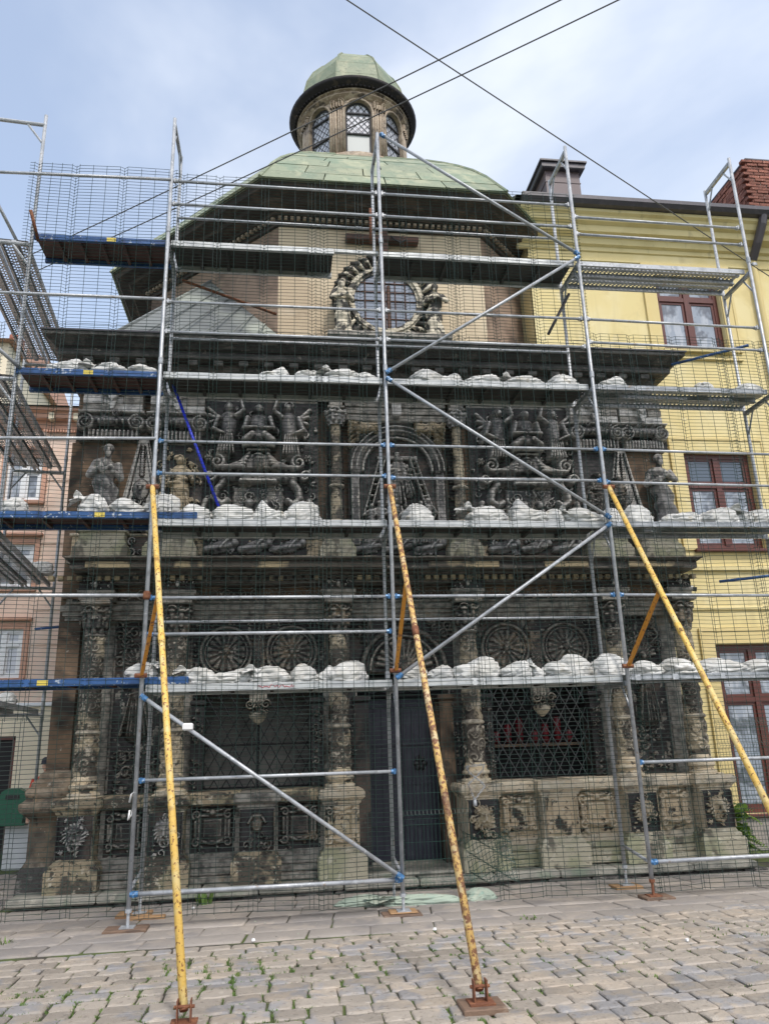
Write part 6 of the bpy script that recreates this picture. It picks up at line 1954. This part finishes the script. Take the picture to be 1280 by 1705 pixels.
for u in (-1, 1): tp.tube((px + u * .17, py, pz + 1.415), (px + u * .235, py + .01, pz + 1.18), .074, 10, .066, False)
part('red_top', tp, 'redcloth', pe, True)
tr = MB().lathe(px, py, [(.15, pz + .82), (.185, pz + .88), (.182, pz + .97)], 18, False, 0, 1, .74)
for u in (-1, 1): tr.tube((px + u * .10, py, pz + .88), (px + u * .11, py, pz + .48), .10, 10, .078, False); tr.tube((px + u * .11, py, pz + .48), (px + u * .11, py + .02, pz + .08), .078, 10, .066, False)
part('trousers', tr, 'darkcloth', pe, True)
cp = MB().lathe(px - .01, py - .015, [(.098, pz + 1.66), (.102, pz + 1.69), (.092, pz + 1.735), (.06, pz + 1.76), (.0, pz + 1.768)], 16, False)
cp.add([(px - .09, py - .09, pz + 1.672), (px + .07, py - .09, pz + 1.672), (px + .05, py - .20, pz + 1.652), (px - .07, py - .20, pz + 1.652), (px - .09, py - .09, pz + 1.68), (px + .07, py - .09, pz + 1.68), (px + .05, py - .20, pz + 1.66), (px - .07, py - .20, pz + 1.66)], [(0, 1, 2, 3), (7, 6, 5, 4), (3, 2, 6, 7), (0, 3, 7, 4), (1, 5, 6, 2)])
part('cap', cp, 'cap', pe, True)

# fern growing at the foot of the yellow wall
fe = thing('fern', (5.30, 2.22, G), 'green fern growing between the chapel pedestal and the yellow house', 'fern')
r = random.Random(17)
mb = MB()
for k in range(60):
    a = r.uniform(0, 6.28); el = r.uniform(-.2, 1.0); L = r.uniform(.22, .42)
    p = Vector((5.30 + r.uniform(-.06, .06), 2.20 + r.uniform(-.06, .06), G + r.uniform(.12, .80)))
    d = Vector((math.cos(a) * math.cos(el), math.sin(a) * math.cos(el), math.sin(el)))
    n = 12
    side = d.cross(Vector((0, 0, 1))).normalized()
    for q in range(n):
        t = q / n
        c = p + d * L * t - Vector((0, 0, .32 * L * t * t * 1.6))
        w = .10 * math.sin(PI * min(1, t * .9 + .12)) + .01
        for s in (-1, 1):
            mb.add([c, c + d * .028 + side * s * w * .5 + Vector((0, 0, .008)), c + side * s * w - Vector((0, 0, .015)), c - d * .012 + side * s * w * .5], [(0, 1, 2, 3)])
part('frond', mb, 'fern', fe, kind='stuff')
part('stem', MB().tube((5.30, 2.22, G), (5.30, 2.20, G + .85), .012, 6), 'fern', fe)
# weeds along the plinth
for k, (x, y, lab) in enumerate(((-2.25, 1.2, 'small weed growing out of the chapel ledge left of centre'), (-5.0, -.05, 'tuft of grass on the paving at the far left edge'), (-4.1, -.25, 'tiny grass tuft left of the front left standard'), (1.2, -.62, 'dark weed in the slab joint right of the middle prop'))):
    mb = MB(); rr_ = random.Random(k)
    n = (14, 70, 22, 18)[k]; sp = (.04, .16, .07, .06)[k]; hh = (.22, .10, .07, .05)[k]
    for q in range(n):
        a = rr_.uniform(0, 6.28); b = Vector((x + rr_.gauss(0, sp), y + rr_.gauss(0, sp * .6), G + .004)); t = b + Vector((math.cos(a) * .05, math.sin(a) * .05, hh * rr_.uniform(.5, 1)))
        s = Vector((-math.sin(a), math.cos(a), 0)) * (.02 if k == 0 else .007)
        mb.add([b - s * .6, b + s * .6, (b + t) / 2 + s, t, (b + t) / 2 - s], [(0, 1, 2, 3, 4)])
    tag(part('weed', mb, 'grass'), lab, 'weed')

# ------------------------------------------------------------------ paving: slabs, then cobbles
def stone_mesh(poly, z0, z1, bev, dome, jit, rr_):
    """worn stone from a plan polygon: base ring, shoulder ring, inner ring, centre"""
    c = Vector((sum(p[0] for p in poly) / len(poly), sum(p[1] for p in poly) / len(poly), 0))
    n = len(poly)
    mb = MB()
    rings = []
    for k, (ins, z) in enumerate(((0, z0), (0.0, z1 - bev), (bev, z1 - bev * .25), (bev * 2.6, z1 + dome * .75))):
        for p in poly:
            v = Vector((p[0], p[1], 0)); d = (c - v); L = d.length
            q = v + d * min(.6, ins / max(L, .01))
            mb.v.append((q.x, q.y, z + (rr_.uniform(-jit, jit) if k > 1 else 0)))
    mb.v.append((c.x, c.y, z1 + dome))
    for k in range(3):
        for i in range(n):
            j = (i + 1) % n
            mb.f.append((k * n + i, k * n + j, (k + 1) * n + j, (k + 1) * n + i))
    for i in range(n): mb.f.append((3 * n + i, 3 * n + (i + 1) % n, 4 * n))
    return mb
def round_poly(x0, x1, y0, y1, rr_, j=.012, cut=.16):
    w, h = x1 - x0, y1 - y0
    cx, cy = cut * min(w, h), cut * min(w, h)
    P = [(x0 + cx, y0), ((x0 + x1) / 2, y0 - j * .5), (x1 - cx, y0), (x1, y0 + cy), (x1, y1 - cy), (x1 - cx, y1), ((x0 + x1) / 2, y1 + j * .5), (x0 + cx, y1), (x0, y1 - cy), (x0, y0 + cy)]
    return [(x + rr_.uniform(-j, j), y + rr_.uniform(-j, j)) for x, y in P]
r = random.Random(77)
def bend(x, y):                                     # courses sweep away to the right like the street
    t = max(0, x - .6)
    return x, y + .035 * x + .022 * t * t
# slabs
rows_y = [-.78, -.42, -.05, .34, .74, 1.14, 1.5]
for i in range(len(rows_y) - 1):
    x = -7.6 + r.uniform(0, .4)
    while x < 7.6:
        w = r.uniform(.42, .85)
        if i == 0 and x < -2.2: w *= .8
        p = round_poly(x + .006, x + w - .006, rows_y[i] + .006, rows_y[i + 1] - .006, r, .010, .05)
        sk = -.18 if x > .3 else .12
        p = [(a + sk * (b - rows_y[i]) , b + (.03 * a if i < 3 else 0) * 0 + .012 * a) for a, b in p]
        part('paving_slab', stone_mesh(p, G - .02, G + .016 + r.uniform(-.005, .005), .010, .0015, .002, r), 'slab', street, True)
        x += w
# paving up the lane on the left
for y in (1.95, 2.4, 2.85, 3.3, 3.75, 4.2, 4.65):
    x = -7.4 + r.uniform(0, .3)
    while x < -4.75:
        w = min(r.uniform(.5, .9), -4.72 - x)
        if w > .15: part('paving_slab', stone_mesh(round_poly(x + .006, x + w - .006, y - .43, y - .006, r, .008, .05), G - .02, G + .014 + r.uniform(-.004, .004), .010, .001, .002, r), 'slab', street, True)
        x += w
# cobbles
y = -.84; row = 0
cob = []
while y > -6.2:
    d = r.uniform(.155, .215)
    x = -7.5 + r.uniform(0, .25)
    while x < 7.5:
        w = r.choice((r.uniform(.19, .26), r.uniform(.25, .34)))
        g = r.uniform(.004, .011)
        P = round_poly(x + g, x + w - g, y - d + g, y - g * .6, r, .010, .09)
        off = .018 * math.sin(x * 1.3 + row)
        P = [bend(a, b + off) for a, b in P]
        cob.append((P, r.uniform(-.005, .005), r.uniform(.001, .007)))
        x += w
    y -= d; row += 1
CAMX, CAMY = -1.34, -9.26
def visible(P):
    cx = sum(p[0] for p in P) / len(P); cy = sum(p[1] for p in P) / len(P)
    dx, dy = cx - CAMX, cy - CAMY
    f = dy * math.cos(YAW) + dx * math.sin(YAW); s = dx * math.cos(YAW) - dy * math.sin(YAW)
    return cy > -3.55 and abs(s) / f < .56, f
vis = [(visible(c[0])[1], i) for i, c in enumerate(cob) if visible(c[0])[0]]
vis.sort()
near_set = {i for _, i in vis[:300]}
rest = MB()
for i, (P, dz, dm) in enumerate(cob):
    m = stone_mesh(P, G - .02, G + .017 + dz, .009, dm * .6, .0022, r)
    if i in near_set: part('cobblestone', m, 'cobble', street)
    else: rest.add(m.v, m.f)
part('cobblestone_field', rest, 'cobble', street, kind='stuff')
# grass and moss in the joints, thickest to the left
mb = MB()
r = random.Random(5)
for _ in range(9000):
    P, dz, dm = cob[vis[r.randrange(len(vis))][1]] if r.random() < .9 else cob[r.randrange(len(cob))]
    i = r.choice((2, 3, 4, 8, 9, 9, 3, 6, 7, 0, 1)); a, b = P[i], P[(i + 1) % 10]; t = r.random()
    x, y = a[0] + (b[0] - a[0]) * t, a[1] + (b[1] - a[1]) * t
    dens = .9 if x < -1.2 else (.6 if x < .6 else .22)
    n_ = float(vnoise(np.array([x * 1.4 + 30]), np.array([y * 1.8 + 30]), 8)[0])
    if r.random() > dens or n_ < -.05 or y > -1.15: continue
    h = r.uniform(.002, .012) * (2.2 if n_ > .5 else 1); q = r.uniform(0, 6.28)
    s = Vector((-math.sin(q), math.cos(q), 0)) * r.uniform(.003, .008)
    for _k in range(3):
        b0 = Vector((x + r.gauss(0, .010), y + r.gauss(0, .010), G + .002)); tp = b0 + Vector((r.gauss(0, .012), r.gauss(0, .012), h + .014))
        mb.add([b0 - s, b0 + s, tp], [(0, 1, 2)])
tag(part('joint_grass', mb, 'grass'), 'short green grass growing in the cobble joints', 'grass', kind='stuff')
# a few pale scraps of litter
for k, (x, y) in enumerate(((-1.6, -.85), (.18, -.88), (-2.35, .9), (.55, -.55), (2.3, -1.9))):
    mb = MB(); rr_ = random.Random(k + 3)
    n = 7
    mb.lathe(x, y, [(.002, G + .02), (.022, G + .028), (.015, G + .045), (.002, G + .05)], 7)
    mb.v = [(a + rr_.uniform(-.008, .008), b + rr_.uniform(-.008, .008), c) for a, b, c in mb.v]
    tag(part('paper_scrap', mb, 'white'), ('white scrap of paper on the slabs left of the middle prop', 'white scrap of paper on the kerb by the middle prop', 'white scrap by the boards of the left standard', 'white scrap of paper on a slab right of the middle prop', 'white scrap of paper among cobbles at right')[k], 'litter', 'paper scraps')

mb = MB(); r = random.Random(66)
for _ in range(900):
    x = r.uniform(-4.9, 5.2); y = 1.28 - abs(r.gauss(0, .13)) if r.random() < .7 else r.uniform(-.8, 1.25)
    q = r.uniform(.003, .012) * (1.8 if r.random() < .06 else 1)
    a = r.uniform(0, 6.28)
    P = [(x + q * math.cos(a + k * 1.57) * r.uniform(.7, 1.3), y + q * math.sin(a + k * 1.57) * r.uniform(.7, 1.3), G + .014) for k in range(4)]
    mb.add(P + [(x + r.uniform(-.3, .3) * q, y, G + .016 + q * r.uniform(.6, 1.1))], [(0, 1, 4), (1, 2, 4), (2, 3, 4), (3, 0, 4)])
tag(part('rubble_grit', mb, 'plinth'), 'loose grit and stone chips along the chapel footing', 'grit', kind='stuff')
